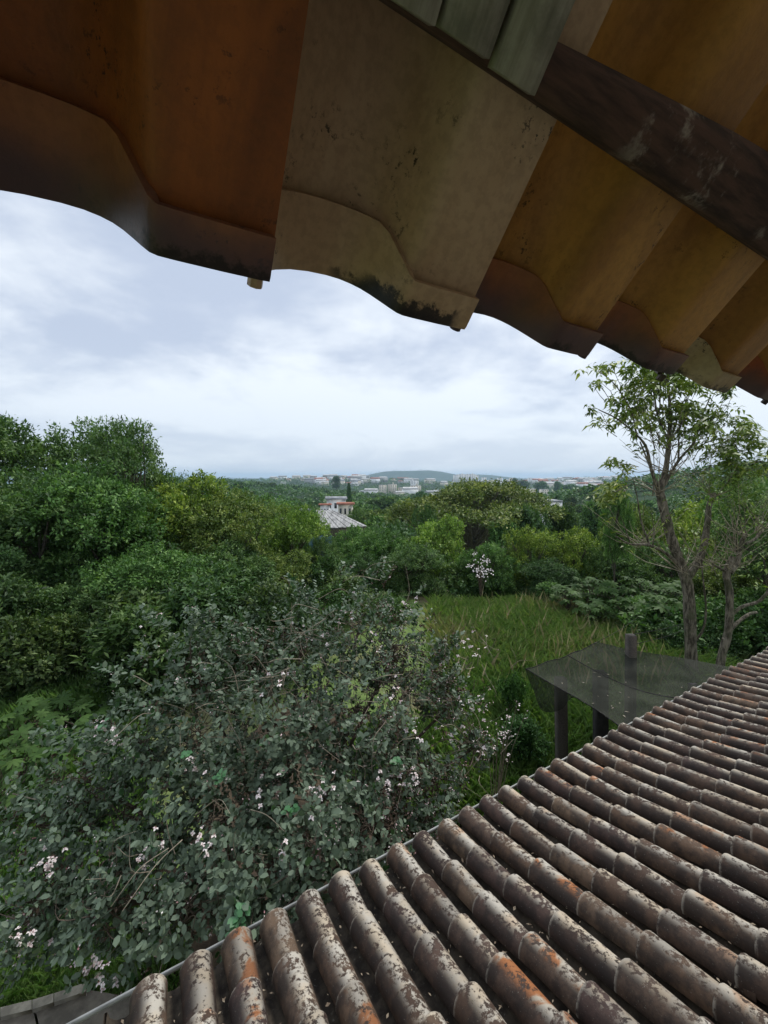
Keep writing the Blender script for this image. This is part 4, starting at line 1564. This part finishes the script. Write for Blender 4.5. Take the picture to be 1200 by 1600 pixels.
for lo, hi in ((0, .45), (.45, .75), (.75, 2)):
    k = (hgt >= lo) & (hgt < hi)
    blades(ga, xx[k], yy[k], .15 + .18 * min(lo, 1), .34 + .26 * min(hi, 1), .0060, tn[k], .8)
n = 9000
yy = g.uniform(2.75, 4.3, n)
xx = -g.uniform(.55, 1.15, n) * yy
k = (xx * DV[0] + yy * DV[1]) > W_LO + .95
blades(ga, xx[k], yy[k], .06, .20, .0032, np.clip(g.normal(.2, .15, k.sum()), 0, 1), .7)
n = 1000
yy = g.uniform(8.5, 15.6, n)
xx = g.uniform(.16, .75, n) * yy
k = g.random(n) < .25 + .75 * patch(xx, yy)
blades(ga, xx[k], yy[k], .45, .85, .0036, np.clip(g.normal(.95, .08, k.sum()), 0, 1), .35)
# bright grass at the left edge, between bush and picture edge
n = 15000
yy = g.uniform(4.1, 9.0, n)
xx = -g.uniform(.62, 1.3, n) * yy
blades(ga, xx, yy, .18, .5, .007, np.clip(g.normal(.18, .13, n), 0, 1), .55)
o = ga.build('tall_grass', M['grass'])
tag(o, 'tall green and straw coloured grass filling the clearing', 'grass', kind='stuff')

# large palmate leaved plants at the left
M['leaf_castor'] = leaf_mat('castor_leaf', (0.032, 0.075, 0.014), (0.062, 0.125, 0.026), (0.11, 0.185, 0.05), rough=.6, spec=.2, trans=.25, hue=False)


def castor(u, v, y, nl, size, label, group):
    c = PT(u, v, y)
    z = float(H(c[0], c[1]))
    hgt_ = c[2] - z
    root = empty('castor_plant', (c[0], c[1], z), 0, label, 'plant', group)
    st, cr = Acc(), Acc()
    for j in range(nl):
        a = g.uniform(0, 6.28)
        rr_ = g.uniform(.05, .42) * (1 + .3 * hgt_)
        e = np.array([math.cos(a) * rr_, math.sin(a) * rr_, hgt_ * g.uniform(.55, 1.0)])
        tube(st, bez([np.array([0, 0, 0]), np.array([e[0] * .3, e[1] * .3, e[2] * .6]), e], 3), np.linspace(.014, .005, 7), 4, cap=False)
        nn = norm(np.array([g.normal(0, .3), g.normal(0, .3) - .2, 1.0]))
        t1 = norm(np.cross(nn, [0.3, 1, 0]))
        t2 = np.cross(nn, t1)
        sz = size * g.uniform(.7, 1.3)
        tt = np.clip(g.normal(.5, .22), 0, 1)
        cr = Acc()
        for q_ in range(7):
            b_ = q_ / 7 * 6.28 * .9 + a
            A_ = (t1 * math.cos(b_) + t2 * math.sin(b_))[None]
            leaves(cr, e[None], A_ - np.array([[0, 0, .15]]), nn[None], sz * (.8 if q_ in (0, 6) else 1), sz * .36, tt, 'oval', .08, .15)
        cr.build('leaf', M['leaf_castor'], root)
    st.build('stem', M['twig'], root)


for k, (u, v, y) in enumerate([(20, 1110, 6.6), (60, 1095, 6.9), (100, 1090, 7.2), (30, 1150, 5.8), (80, 1140, 6.0), (5, 1180, 5.3), (130, 1110, 7.0), (-30, 1120, 6.3), (60, 1180, 5.3)]):
    castor(u, v, y, 16, .17, 'large-leaved plant among the undergrowth at left, ' + ('fourth from the left edge', 'fifth in the cluster from the left', 'tall one near the right of the cluster', 'low one near the left edge', 'low one in the middle of the cluster', 'lowest one at the left edge', 'rightmost of the cluster', 'one cut by the left edge', 'lowest one nearest the grey bush')[k], 'large-leaved plants at left')
for k, (u, v, y) in enumerate([(890, 918, 14), (925, 905, 14.5), (960, 915, 14), (1000, 905, 14.5), (985, 940, 12.5), (1025, 930, 12), (930, 940, 13), (1045, 910, 13)]):
    castor(u, v, y, 34, .22, 'pale large-leaved plant by the clearing, ' + ('leftmost of the row', 'second from the left', 'third from the left at the back', 'right behind the lit grass end', 'front one left of the tall trunk', 'front one nearest the tall trunk', 'front one at the grass edge', 'back one left of the tall trunk', 'beside the pruned trunk on its left', 'between the two bare trunks', 'at the right picture edge')[k], 'large-leaved plants by the clearing')

# shrub with pale blossoms between roof and bush
tw = empty('blossom_twigs', tuple(PT(775, 1200, 5.0) * np.array([1, 1, 0])), 0, 'thin twigs with pale blossoms standing in grass right of the bush', 'plant')
org2 = PT(775, 1200, 5.0) * np.array([1, 1, 0])
a, b2 = Acc(), Acc()
for j in range(14):
    e = PT(780 + g.normal(0, 18), 1140 + g.normal(0, 22), 5.0 + g.normal(0, .1)) - org2
    tube(a, bez([np.zeros(3), e * np.array([.4, .4, .6]), e], 3), np.linspace(.007, .003, 7), 4, cap=False)
    for q_ in range(6):
        leaves(b2, (e + g.normal(0, .05, 3))[None], g.normal(size=(1, 3)), np.array([[0, 0, 1.0]]), .03, .018, g.uniform(.6, 1), 'oval', .2)
a.build('stem', M['twig_dry'], tw)
b2.build('blossom', M['petal'], tw)

# white blossoms seen among the trees
wb = empty('white_blossom_shrub', (0, 0, 0), 0, 'clump of white blossoms in the trees behind the clearing', 'shrub')
wc = PT(752, 885, 16.5)
wz = float(H(wc[0], wc[1]))
wb.location = (wc[0], wc[1], wz)
a = Acc()
for (u, v, n_) in [(757, 876, 30), (748, 890, 34), (760, 893, 22), (740, 880, 8), (735, 885, 6), (752, 900, 16), (745, 868, 8)]:
    for j in range(n_):
        p = PT(u + g.normal(0, 5), v + g.normal(0, 3.5), 15.9 + g.normal(0, .15)) - np.array([wc[0], wc[1], wz])
        leaves(a, p[None], g.normal(size=(1, 3)), np.array([[0, -.7, .7]]) + g.normal(0, .3, (1, 3)), .075, .05, .9, 'oval', .2)
a.build('blossom', M['petal'], wb)
a = Acc()
for j in range(12):
    e = PT(750 + g.normal(0, 9), 885 + g.normal(0, 8), 16.0) - np.array([wc[0], wc[1], wz])
    tube(a, bez([np.zeros(3), e * np.array([.4, .4, .6]), e], 3), np.linspace(.02, .006, 7), 4, cap=False)
a.build('stem', M['twig'], wb)

# ================================================================== shade-net shelter
def net_material():
    m, n, b = mat_new('shade_net')
    q = NB(n)
    t = q.node('ShaderNodeTexCoord')
    f = q.noise(t.outputs['Object'], 2.2, 5, .6)
    q.put(b.inputs['Base Color'], q.mix(q.step(f, .35, .65), (0.030, 0.032, 0.026), (0.060, 0.062, 0.050)))
    b.inputs['Roughness'].default_value = 0.9
    b.inputs['Specular IOR Level'].default_value = 0.05
    tr = q.node('ShaderNodeBsdfTransparent')
    mx = q.node('ShaderNodeMixShader')
    mx.inputs[0].default_value = 0.72
    n.links.new(tr.outputs[0], mx.inputs[1])
    n.links.new(b.outputs[0], mx.inputs[2])
    n.links.new(mx.outputs[0], n.nodes['Material Output'].inputs['Surface'])
    return m


M['net'] = net_material()
M['post'] = wood_mat('old_post', (0.025, 0.021, 0.018), (0.085, 0.072, 0.058))
M['post_black'] = plain('black_post', (0.022, 0.020, 0.019), .8, .4, 10)
NETZ = 2.35


def netpt(u, v, z=NETZ):
    r = ray(u, v)
    return CAMP + r * ((z - CAMZ) / r[2])


nA_, nB_, nC_, nD_ = netpt(822, 1045), netpt(935, 1003), netpt(1165, 1046), netpt(1010, 1165, 2.25)
norg = (nA_ + nB_ + nC_ + nD_) / 4
norg[2] = 0
net = empty('shade_shelter', tuple(norg), 0, 'low shelter of black shade netting stretched over dark posts behind the tile roof', 'shelter')
a = Acc()
NU = 26
V = np.zeros((NU + 1, NU + 1, 3))
for i in range(NU + 1):
    for j in range(NU + 1):
        s, t = i / NU, j / NU
        p = (nA_ * (1 - s) + nB_ * s) * (1 - t) + (nD_ * (1 - s) + nC_ * s) * t
        sag = .13 * math.sin(math.pi * s) * math.sin(math.pi * t) + .012 * math.sin(s * 19 + t * 7)
        # edges curve inwards between the fixings
        p = p + (norg * np.array([1, 1, 0]) + np.array([0, 0, p[2]]) - p) * .05 * (math.sin(math.pi * s) * (abs(t - .5) * 2) ** 6 + math.sin(math.pi * t) * (abs(s - .5) * 2) ** 6)
        V[i, j] = p - np.array([0, 0, sag]) - norg
idx = np.arange((NU + 1) ** 2).reshape(NU + 1, NU + 1)
F = np.stack([idx[:-1, :-1], idx[:-1, 1:], idx[1:, 1:], idx[1:, :-1]], -1).reshape(-1, 4)
a.add(V.reshape(-1, 3), F)
o = a.build('net', M['net'], net, smooth=True)
# hem cords along the visible edges and one seam
a = Acc()
for e in (V[0], V[:, 0], V[:, -1], V[NU // 2]):
    tube(a, e[::2], .007, 4, cap=False)
a.build('hem_cord', M['post_black'], net)
# hanging flap at the left corner
a = Acc()
e = V[0][: NU // 2]
W2 = []
for k, p in enumerate(e):
    hd = .40 * math.sin(math.pi * (k / (len(e) - 1)) ** .8) + .02
    for j in range(5):
        W2.append(p + np.array([.03 * math.sin(k * .9) * j / 4, .05 * j / 4, -hd * j / 4]))
n_ = len(e)
F = [(k * 5 + j, k * 5 + j + 1, (k + 1) * 5 + j + 1, (k + 1) * 5 + j) for k in range(n_ - 1) for j in range(4)]
a.add(W2, F)
a.build('hanging_flap', M['net'], net, smooth=True)
# posts
for (u0, v0, vb, y, w, mt, zt) in [(876, 1060, 1200, 0, .125, 'post', NETZ - .13), (938, 1050, 1170, 0, .15, 'post_black', NETZ - .2), (986, 992, 1000, 0, .11, 'post', 2.62), (1085, 1070, 0, 0, .10, 'post_black', NETZ - .08)]:
    tp_ = netpt(u0, v0, zt)
    bt = np.array([tp_[0] + .10, tp_[1] - .03, -.1])
    ax_ = norm(tp_ - bt)
    X_ = norm(np.cross([0, 1.0, .1], ax_))
    Y_ = np.cross(ax_, X_)
    a = Acc()
    box(a, (tp_ + bt) / 2 - norg, w, w, np.linalg.norm(tp_ - bt), X_, Y_, ax_)
    o = a.build('post', M[mt], net)
# fallen leaves and bits on the net
M['debris'] = plain('debris', (0.24, 0.21, 0.16), .8, .4, 20)
a = Acc()
for k in range(34):
    i, j = g.integers(1, NU, 2)
    p = V[i, j] + np.array([g.normal(0, .03), g.normal(0, .03), .006])
    leaves(a, p[None], np.array([[g.normal(), g.normal(), 0]]), np.array([[0, 0, 1.0]]), g.uniform(.02, .06), g.uniform(.008, .018), .5)
o = a.build('fallen_leaves', M['debris'], net)
o['kind'] = 'stuff'
# guy wires
a = Acc()
pk = netpt(986, 992, 2.6)
for (q0, q1) in ((netpt(900, 1020) - norg, PT(1000, 962, 12) - norg), (pk - norg, PT(1090, 965, 11) - norg), (netpt(985, 1008) - norg, PT(1080, 978, 11) - norg)):
    mid = (q0 + q1) / 2 - np.array([0, 0, .06])
    tube(a, bez([q0, mid, q1], 4), .006, 4, cap=False)
a.build('guy_wire', M['post_black'], net)

# ================================================================== buildings
M['b_white'] = plain('white_render', (0.80, 0.80, 0.78), .85, .12, .3)
M['b_cream'] = plain('cream_render', (0.68, 0.63, 0.52), .85, .12, .3)
M['b_grey'] = plain('grey_render', (0.36, 0.36, 0.35), .85, .15, .3)
M['b_roof_red'] = plain('red_tiles', (0.33, 0.135, 0.09), .85, .3, .6)
M['b_roof_pale'] = plain('pale_roofing', (0.55, 0.54, 0.52), .8, .2, .5)
M['b_roof_grey'] = plain('grey_roofing', (0.30, 0.31, 0.32), .7, .3, .5)
M['b_window'] = plain('dark_window', (0.045, 0.055, 0.065), .25, .2, 1)


def metal_roof_mat():
    m, n, b = mat_new('streaked_sheet')
    q = NB(n)
    t = q.node('ShaderNodeTexCoord')
    f = q.noise(q.vscale(t.outputs['Object'], (1.6, .25, .25)), 2.0, 6, .7)
    q.put(b.inputs['Base Color'], q.mix(q.step(f, .38, .62), (0.16, 0.155, 0.145), (0.42, 0.41, 0.39)))
    b.inputs['Roughness'].default_value = .55
    return m


M['sheet'] = metal_roof_mat()


def block(name, u, y, vtop, wpx, depth, floors, ncol, label, cat, group=None, mat='b_white', rz=0.0, extra=None, vbase=None):
    c = PT(u, 750, y)
    x = c[0]
    z = float(H(x, y))
    zt = PT(u, vtop, y)[2]
    h = max(3.0, zt - z)
    w = wpx / FPX * y
    root = empty(name, (x, y, z), rz, label, cat, group)
    a = Acc()
    box(a, (0, depth / 2, h / 2 - 1), w, depth, h + 2)
    a.build('wall', M[mat], root)
    a = Acc()
    box(a, (0, depth / 2, h + .25), w * 1.02, depth * 1.02, .5)
    a.build('roof', M['b_roof_grey'], root)
    fh = min(h, floors * 3.0) / floors
    me = None
    for f_ in range(floors):
        for k in range(ncol):
            if me is None:
                a = Acc()
                box(a, (0, 0, 0), w / ncol * .36, .4, fh * .36)
                me = a.mesh('window', M['b_window'])
            link('window', me, root, (-w / 2 + (k + .5) * w / ncol, -.05, h - (f_ + .55) * fh))
    if extra:
        a = Acc()
        box(a, (w * extra, depth / 2, h + 2), w * .18, depth * .5, 3.4)
        a.build('roof_tank', M[mat], root)
    return root


GA = 'white apartment towers on the skyline'
for k, (u, vt, w) in enumerate([(714, 742.5, 9.0), (722, 741.0, 9.0), (730, 741.5, 8.0), (738, 741.0, 9.0), (744, 743.0, 7.0)]):
    block('apartment_tower', u, 1500 + 15 * k, vt, w, 18, 9, 3, 'white apartment tower, %s of the tight skyline cluster behind the umbrella tree' % ('leftmost', 'second from left', 'middle one', 'second from right', 'rightmost')[k], 'tower', GA, extra=.1)
for k, (u, y, vt, w, fl, nc, lab) in enumerate([(598, 850, 758, 12, 4, 3, 'left wing of the pale apartment blocks near the far hill'), (613, 855, 757, 14, 5, 4, 'pale apartment block with a rooftop tank'),
                                                (630, 860, 762, 16, 3, 5, 'low middle wing of the pale apartment blocks'), (650, 865, 759, 16, 4, 4, 'right wing of the pale apartment blocks left of the umbrella tree'),
                                                (648, 1100, 751, 12, 3, 3, 'small white block above the right apartment wing')]):
    block('apartment_block', u, y, vt, w, 14, fl, nc, lab, 'building', 'pale apartment blocks', mat='b_cream' if k != 4 else 'b_white', extra=.1 if k in (1, 3) else None)
for k, (u, y, vt, w, fl, nc, lab) in enumerate([(757, 1400, 746, 6, 4, 2, 'small pointed white building right of the tower cluster'), (770, 1300, 750, 10, 4, 3, 'pale block right of the tower cluster'),
                                                (782, 1350, 747, 7, 6, 2, 'slim pale block on the skyline'), (800, 1300, 747, 5, 6, 2, 'slim white tower beside the dark skyline trees'),
                                                (792, 1200, 753, 14, 3, 4, 'wide pale block below the slim skyline tower'), (822, 620, 764, 32, 2, 8, 'long low cream building behind the umbrella tree'),
                                                (829, 1500, 747, 5, 4, 2, 'small white block on the right skyline'), (853, 700, 765, 10, 2, 3, 'small pale house right of the long cream building')]):
    block('city_building', u, y, vt, w, 14, fl, nc, lab, 'building', 'pale city buildings', mat=('b_white', 'b_cream')[k % 2])
bl = block('flat_building', 858, 105, 785, 44, 9, 2, 6, 'flat roofed whitish building behind the dark domed trees', 'building', mat='b_white')

# warehouse with a streaked sheet roof
wx = PT(528, 800, 38)
wz = float(H(wx[0], 38))
wh = empty('warehouse', (wx[0], 38, wz), 0, 'shed with pale streaked metal sheet roof among the trees', 'building')
rp = [PT(494, 797, 44), PT(520, 797, 44), PT(574, 822, 37), PT(497, 826, 36)]
o3 = np.array([wx[0], 38, wz])
rp = [p - o3 for p in rp]
a = Acc()
for k in range(12):   # raised seams between sheets
    s, t = k / 12, (k + 1) / 12 - .012
    q = [rp[0] * (1 - s) + rp[1] * s, rp[0] * (1 - t) + rp[1] * t, rp[3] * (1 - t) + rp[2] * t, rp[3] * (1 - s) + rp[2] * s]
    a = Acc()
    prism(a, [x_ + np.array([0, 0, .03 * (k % 2)]) for x_ in q][::-1], .05)
    a.build('roof_sheet', M['sheet'], wh)
a = Acc()
wp_ = [rp[0], rp[1], rp[2], rp[3]]
prism(a, [p * np.array([.96, .98, 1]) - np.array([0, 0, .14]) for p in wp_][::-1], 4.0)
a.build('wall', M['bark'], wh)

# white house with grey roof and red roofed wings
def gable(acc, c, w, d, h, over=.4):
    x, y, z = c
    V = [(x - w / 2 - over, y - over, z), (x + w / 2 + over, y - over, z), (x + w / 2 + over, y + d + over, z), (x - w / 2 - over, y + d + over, z),
         (x - w / 2 - over, y + d / 2, z + h), (x + w / 2 + over, y + d / 2, z + h)]
    acc.add(V, [(0, 1, 5, 4), (2, 3, 4, 5), (3, 2, 1, 0)])
    acc.add(V, [(0, 4, 3), (1, 2, 5)])


def house(u, y, vtop, wpx, storeys, walls, roof, label, group=None, rz=0.0, nwin=3):
    c = PT(u, 750, y)
    z = float(H(c[0], y))
    zt = PT(u, vtop, y)[2]
    w = wpx / FPX * y
    d = w * .7
    rh = w * .16
    hw = max(2.6, zt - rh - z)
    root = empty('house', (c[0], y, z), rz, label, 'house', group)
    a = Acc()
    box(a, (0, d / 2, hw / 2 - 1), w, d, hw + 2)
    a.build('wall', M[walls], root)
    a = Acc()
    gable(a, (0, 0, hw + .01), w, d, rh)
    a.build('roof', M[roof], root)
    for s_i in range(storeys):
        for k in range(nwin):
            a = Acc()
            box(a, (-w / 2 + (k + .5) * w / nwin, -.03, hw - 1.4 - s_i * 2.8), w / nwin * .4, .1, 1.2)
            a.build('window', M['b_window'], root)
    return root


house(524, 92, 776, 28, 2, 'b_white', 'b_roof_grey', 'two storey white house with grey roof behind the metal shed')
house(539, 84, 785, 22, 1, 'b_cream', 'b_roof_red', 'house with red tile roof right of the white two storey house', 'houses behind the metal shed')
house(507, 86, 787, 14, 1, 'b_white', 'b_roof_red', 'small red roofed house left of the white two storey house', 'houses behind the metal shed')
house(477, 62, 795, 12, 1, 'b_white', 'b_roof_grey', 'tiny white building left of the metal shed')
house(430, 420, 764, 12, 1, 'b_white', 'b_roof_grey', 'white house alone in the far left woods')
house(345, 340, 766, 13, 1, 'b_cream', 'b_roof_grey', 'cream house showing at the edge of the left slope')
house(366, 350, 767, 7, 1, 'b_white', 'b_roof_grey', 'small white house right of the cream one in the far left woods')

# striped glasshouse roof
sx = PT(795, 805, 60)
sz_ = float(H(sx[0], 60))
gh = empty('striped_roof_shed', (sx[0], 60, sz_), 0, 'shed roof with white stripes among the trees below the umbrella tree', 'building')
for k in range(6):
    p0, p1 = PT(776 + k * 2, 818 - k * 3.6, 58), PT(797 + k * 6.0, 806 - k * 3.0, 62)
    q = [p0, p1, p1 + np.array([-.2, 1.2, .25]), p0 + np.array([-.2, 1.2, .25])]
    a = Acc()
    prism(a, [x_ - np.array([sx[0], 60, sz_]) for x_ in q], .1)
    a.build('roof_sheet', M['b_white'], gh)
a = Acc()
box(a, (0.4, 1.6, .9), 2.4, 2.4, 2.8)
a.build('wall', M['b_grey'], gh)

# blue sheet glimpsed between the trees
M['blue'] = plain('blue_sheet', (0.10, 0.22, 0.36), .6, .4, 2.5, col2=(0.20, 0.33, 0.45))
a = Acc()
b0 = PT(505, 900, 21.5)
zb = float(H(b0[0], 21.5))
NX = 14
Vb = []
zt1, zt0 = PT(505, 838, 21.5)[2], zb
for i in range(NX + 1):
    for j in range(7):
        Vb.append((-.75 + 1.25 * i / NX, .10 * math.sin(i * 1.3 + j * .5), (zt1 - zt0) * j / 6 + .05 * math.sin(i)))
a.add(Vb, [(i * 7 + j, (i + 1) * 7 + j, (i + 1) * 7 + j + 1, i * 7 + j + 1) for i in range(NX) for j in range(6)])
o = a.build('blue_sheet', M['blue'], smooth=True, loc=(b0[0], 21.5, zb))
tag(o, 'wrinkled blue sheet hanging between the trees in the middle', 'sheet')

# scattered far houses of the town
me_hw, me_hr = [], []
for k, (w, d, h) in enumerate(((11, 9, 5), (15, 10, 7), (9, 8, 4), (20, 11, 9))):
    a = Acc()
    box(a, (0, 0, h / 2 - 1), w, d, h + 2)
    me_hw.append([a.mesh('far_wall', M[m_]) for m_ in ('b_white', 'b_cream', 'b_grey')])
    a = Acc()
    gable(a, (0, -d / 2, h + .02), w, d, w * .16)
    me_hr.append([a.mesh('far_roof', M[m_]) for m_ in ('b_roof_red', 'b_roof_grey', 'b_roof_pale', 'b_roof_pale')])
g = np.random.default_rng(77)
bands = [(500, 570, 1250, 1700, 46), (415, 500, 1300, 1700, 10), (570, 720, 1400, 2300, 34), (745, 850, 1500, 2300, 26), (830, 960, 1150, 1650, 64), (880, 960, 500, 900, 10), (560, 700, 700, 1000, 10), (955, 1040, 1200, 1600, 12)]
for (u0, u1, y0, y1, n_) in bands:
    for k in range(n_):
        u, y = g.uniform(u0, u1), g.uniform(y0, y1)
        x = (u - 600) / FPX * y
        z = float(H(x, y))
        r = empty('far_house', (x, y, z), g.uniform(-.5, .5), 'tiny pale house of the distant town', 'house', 'houses of the distant town')
        i, j = g.integers(0, 4), g.integers(0, 3)
        sc = 1.55
        r.scale = (sc, sc, sc)
        link('wall', me_hw[i][j], r)
        link('roof', me_hr[i][g.integers(0, 4)], r)

# ================================================================== far trees
g = np.random.default_rng(101)
GF = 'trees of the wooded valley'
cnt = 0
for k in range(250):
    y = 45 * (650 / 45) ** g.random()
    u = g.uniform(250, 1210)
    x = (u - 600) / FPX * y
    if abs(u - 742) < 140 and y < 90:
        continue
    if 480 < u < 590 and y < 95:
        continue
    if 825 < u < 895 and y < 110:
        continue
    z = float(H(x, y))
    hh = g.uniform(5.5, 9.5)
    top_v = pix((x, y, z + hh))[1]
    if top_v < 752 and 560 < u < 980:
        hh = max(3.5, hh * .6)
    kd = 'far' if g.random() < .55 else 'fartwo'
    cm, tm, h, r = KIND[kd]
    ro = empty('valley_tree', (x, y, z), g.uniform(0, 6.28), 'tree of the wooded valley', 'tree', GF)
    sc = g.uniform(.8, 1.5)
    ro.scale = (sc, sc, hh / h)
    c = link('crown', cm, ro)
    v_ = g.uniform(.6, 1.15)
    c['hue'] = [v_ * g.uniform(.85, 1.25), v_ * g.uniform(.95, 1.1), v_ * g.uniform(.8, 1.1), 1.0]
    link('trunk', tm, ro)
# landmarks among the far trees
for (u, y, vt, w, kd, hue, lab) in [(525, 700, 744, 16, 'round', DK, 'lone tall dark tree on the left skyline'), (660, 300, 768, 30, 'far', BL, 'bluish tree left of the umbrella tree'),
                                    (805, 900, 747, 12, 'round', DK, 'dark skyline tree beside the slim white tower'), (818, 880, 750, 22, 'far', DK, 'dark wide tree right of the slim white tower'),
                                    (845, 800, 752, 24, 'far', BL, 'bluish tree under the right skyline'), (872, 700, 752, 16, 'round', BL, 'round dark tree on the right skyline'),
                                    (895, 600, 757, 34, 'fartwo', BL, 'broad bluish tree below the right town'), (600, 200, 775, 60, 'fartwo', MD, 'broad tree left of the pale apartment blocks'),
                                    (300, 240, 753, 30, 'fartwo', DK, 'flat topped tree at the end of the left slope'), (375, 320, 752, 26, 'fartwo', DK, 'flat topped tree on the left horizon')]:
    plant(kd, 'skyline_tree', u, y, vt, w, hue, lab, 'tree')
# cypress
a = Acc()
gg = np.random.default_rng(3)
n_ = 1800
zz_ = gg.random(n_) ** .8
an = gg.uniform(0, 6.28, n_)
rd = (1 - zz_) ** .6 * 1.0 * gg.uniform(.7, 1, n_)
Pc = np.stack([np.cos(an) * rd, np.sin(an) * rd, .8 + zz_ * 8], 1)
leaves(a, Pc, np.stack([np.cos(an) * .3, np.sin(an) * .3, np.ones(n_)], 1), np.stack([np.cos(an), np.sin(an), np.zeros(n_) + .2], 1), .8, .35, gg.random(n_))
xy_ = PT(545, 750, 230)
r = empty('cypress_tree', (xy_[0], 230, float(H(xy_[0], 230))), 0, 'narrow dark cypress beside the white two storey house', 'tree')
sc = (PT(545, 757, 230)[2] - float(H(xy_[0], 230))) / 9
r.scale = (sc * .9, sc * .9, sc)
c = a.build('crown', M['leaf'], r)
c['hue'] = [.6, .75, .7, 1]
a = Acc()
tube(a, [(0, 0, -.5), (0, 0, 1.5)], [.2, .15], 6)
a.build('trunk', M['bark'], r)


# wooded mass of the valley and hills: crowns too many to count
def forest(name, label, n, ylo, yhi, ulo, uhi, leafn, seed, rs, lf=.55):
    gg = np.random.default_rng(seed)
    y = ylo * (yhi / ylo) ** gg.random(n)
    u = gg.uniform(ulo, uhi, n)
    x = (u - 600) / FPX * y
    z = H(x, y)
    r = rs * gg.uniform(.7, 1.4, n)
    d = norm(gg.normal(size=(n, leafn, 3)))
    d[..., 2] = np.abs(d[..., 2])
    C = np.stack([x, y, z + r * .8], 1)[:, None, :]
    P = C + d * (r[:, None, None]) * np.array([1, 1, .8]) * gg.uniform(.75, 1.08, (n, leafn, 1))
    N = d * .6 + np.array([0, 0, .6]) + gg.normal(0, .3, d.shape)
    A_ = gg.normal(size=d.shape)
    tint = np.clip(np.repeat(gg.normal(.42, .2, n), leafn) + gg.normal(0, .1, n * leafn), 0, 1)
    sz = np.repeat(r, leafn) * lf
    a = Acc()
    leaves(a, P.reshape(-1, 3), A_.reshape(-1, 3), N.reshape(-1, 3), sz, sz * .75, tint)
    o = a.build(name, M['leaf'])
    o['hue'] = [.85, .95, .85, 1.0]
    tag(o, label, 'forest', kind='stuff')
    return o


forest('woodland', 'woods filling the slopes and the valley floor just past the clearing', 800, 62, 230, 150, 1350, 150, 5, 2.7, .25)
forest('valley_woodland', 'woods on the valley floor towards the town', 2600, 220, 950, 150, 1350, 36, 8, 3.8, .5)
forest('distant_woodland', 'distant woods around the town and on the far hills', 6500, 900, 5200, 200, 1300, 22, 6, 5.5, .5)

# ================================================================== air
hzm = bpy.data.materials.new('haze')
hzm.use_nodes = True
hn = hzm.node_tree
hn.nodes.clear()
ho = hn.nodes.new('ShaderNodeOutputMaterial')
pv = hn.nodes.new('ShaderNodeVolumePrincipled')
pv.inputs['Color'].default_value = (0.60, 0.79, 1.0, 1)
pv.inputs['Density'].default_value = 0.00013
pv.inputs['Anisotropy'].default_value = 0.2
hn.links.new(pv.outputs[0], ho.inputs['Volume'])
hzm.cycles.homogeneous_volume = True if hasattr(hzm.cycles, 'homogeneous_volume') else None
a = Acc()
box(a, (0, 0, 20), 28400, 28400, 150)
o = a.build('haze', hzm)
tag(o, 'thin pale haze lying over the valley', 'haze', kind='stuff')
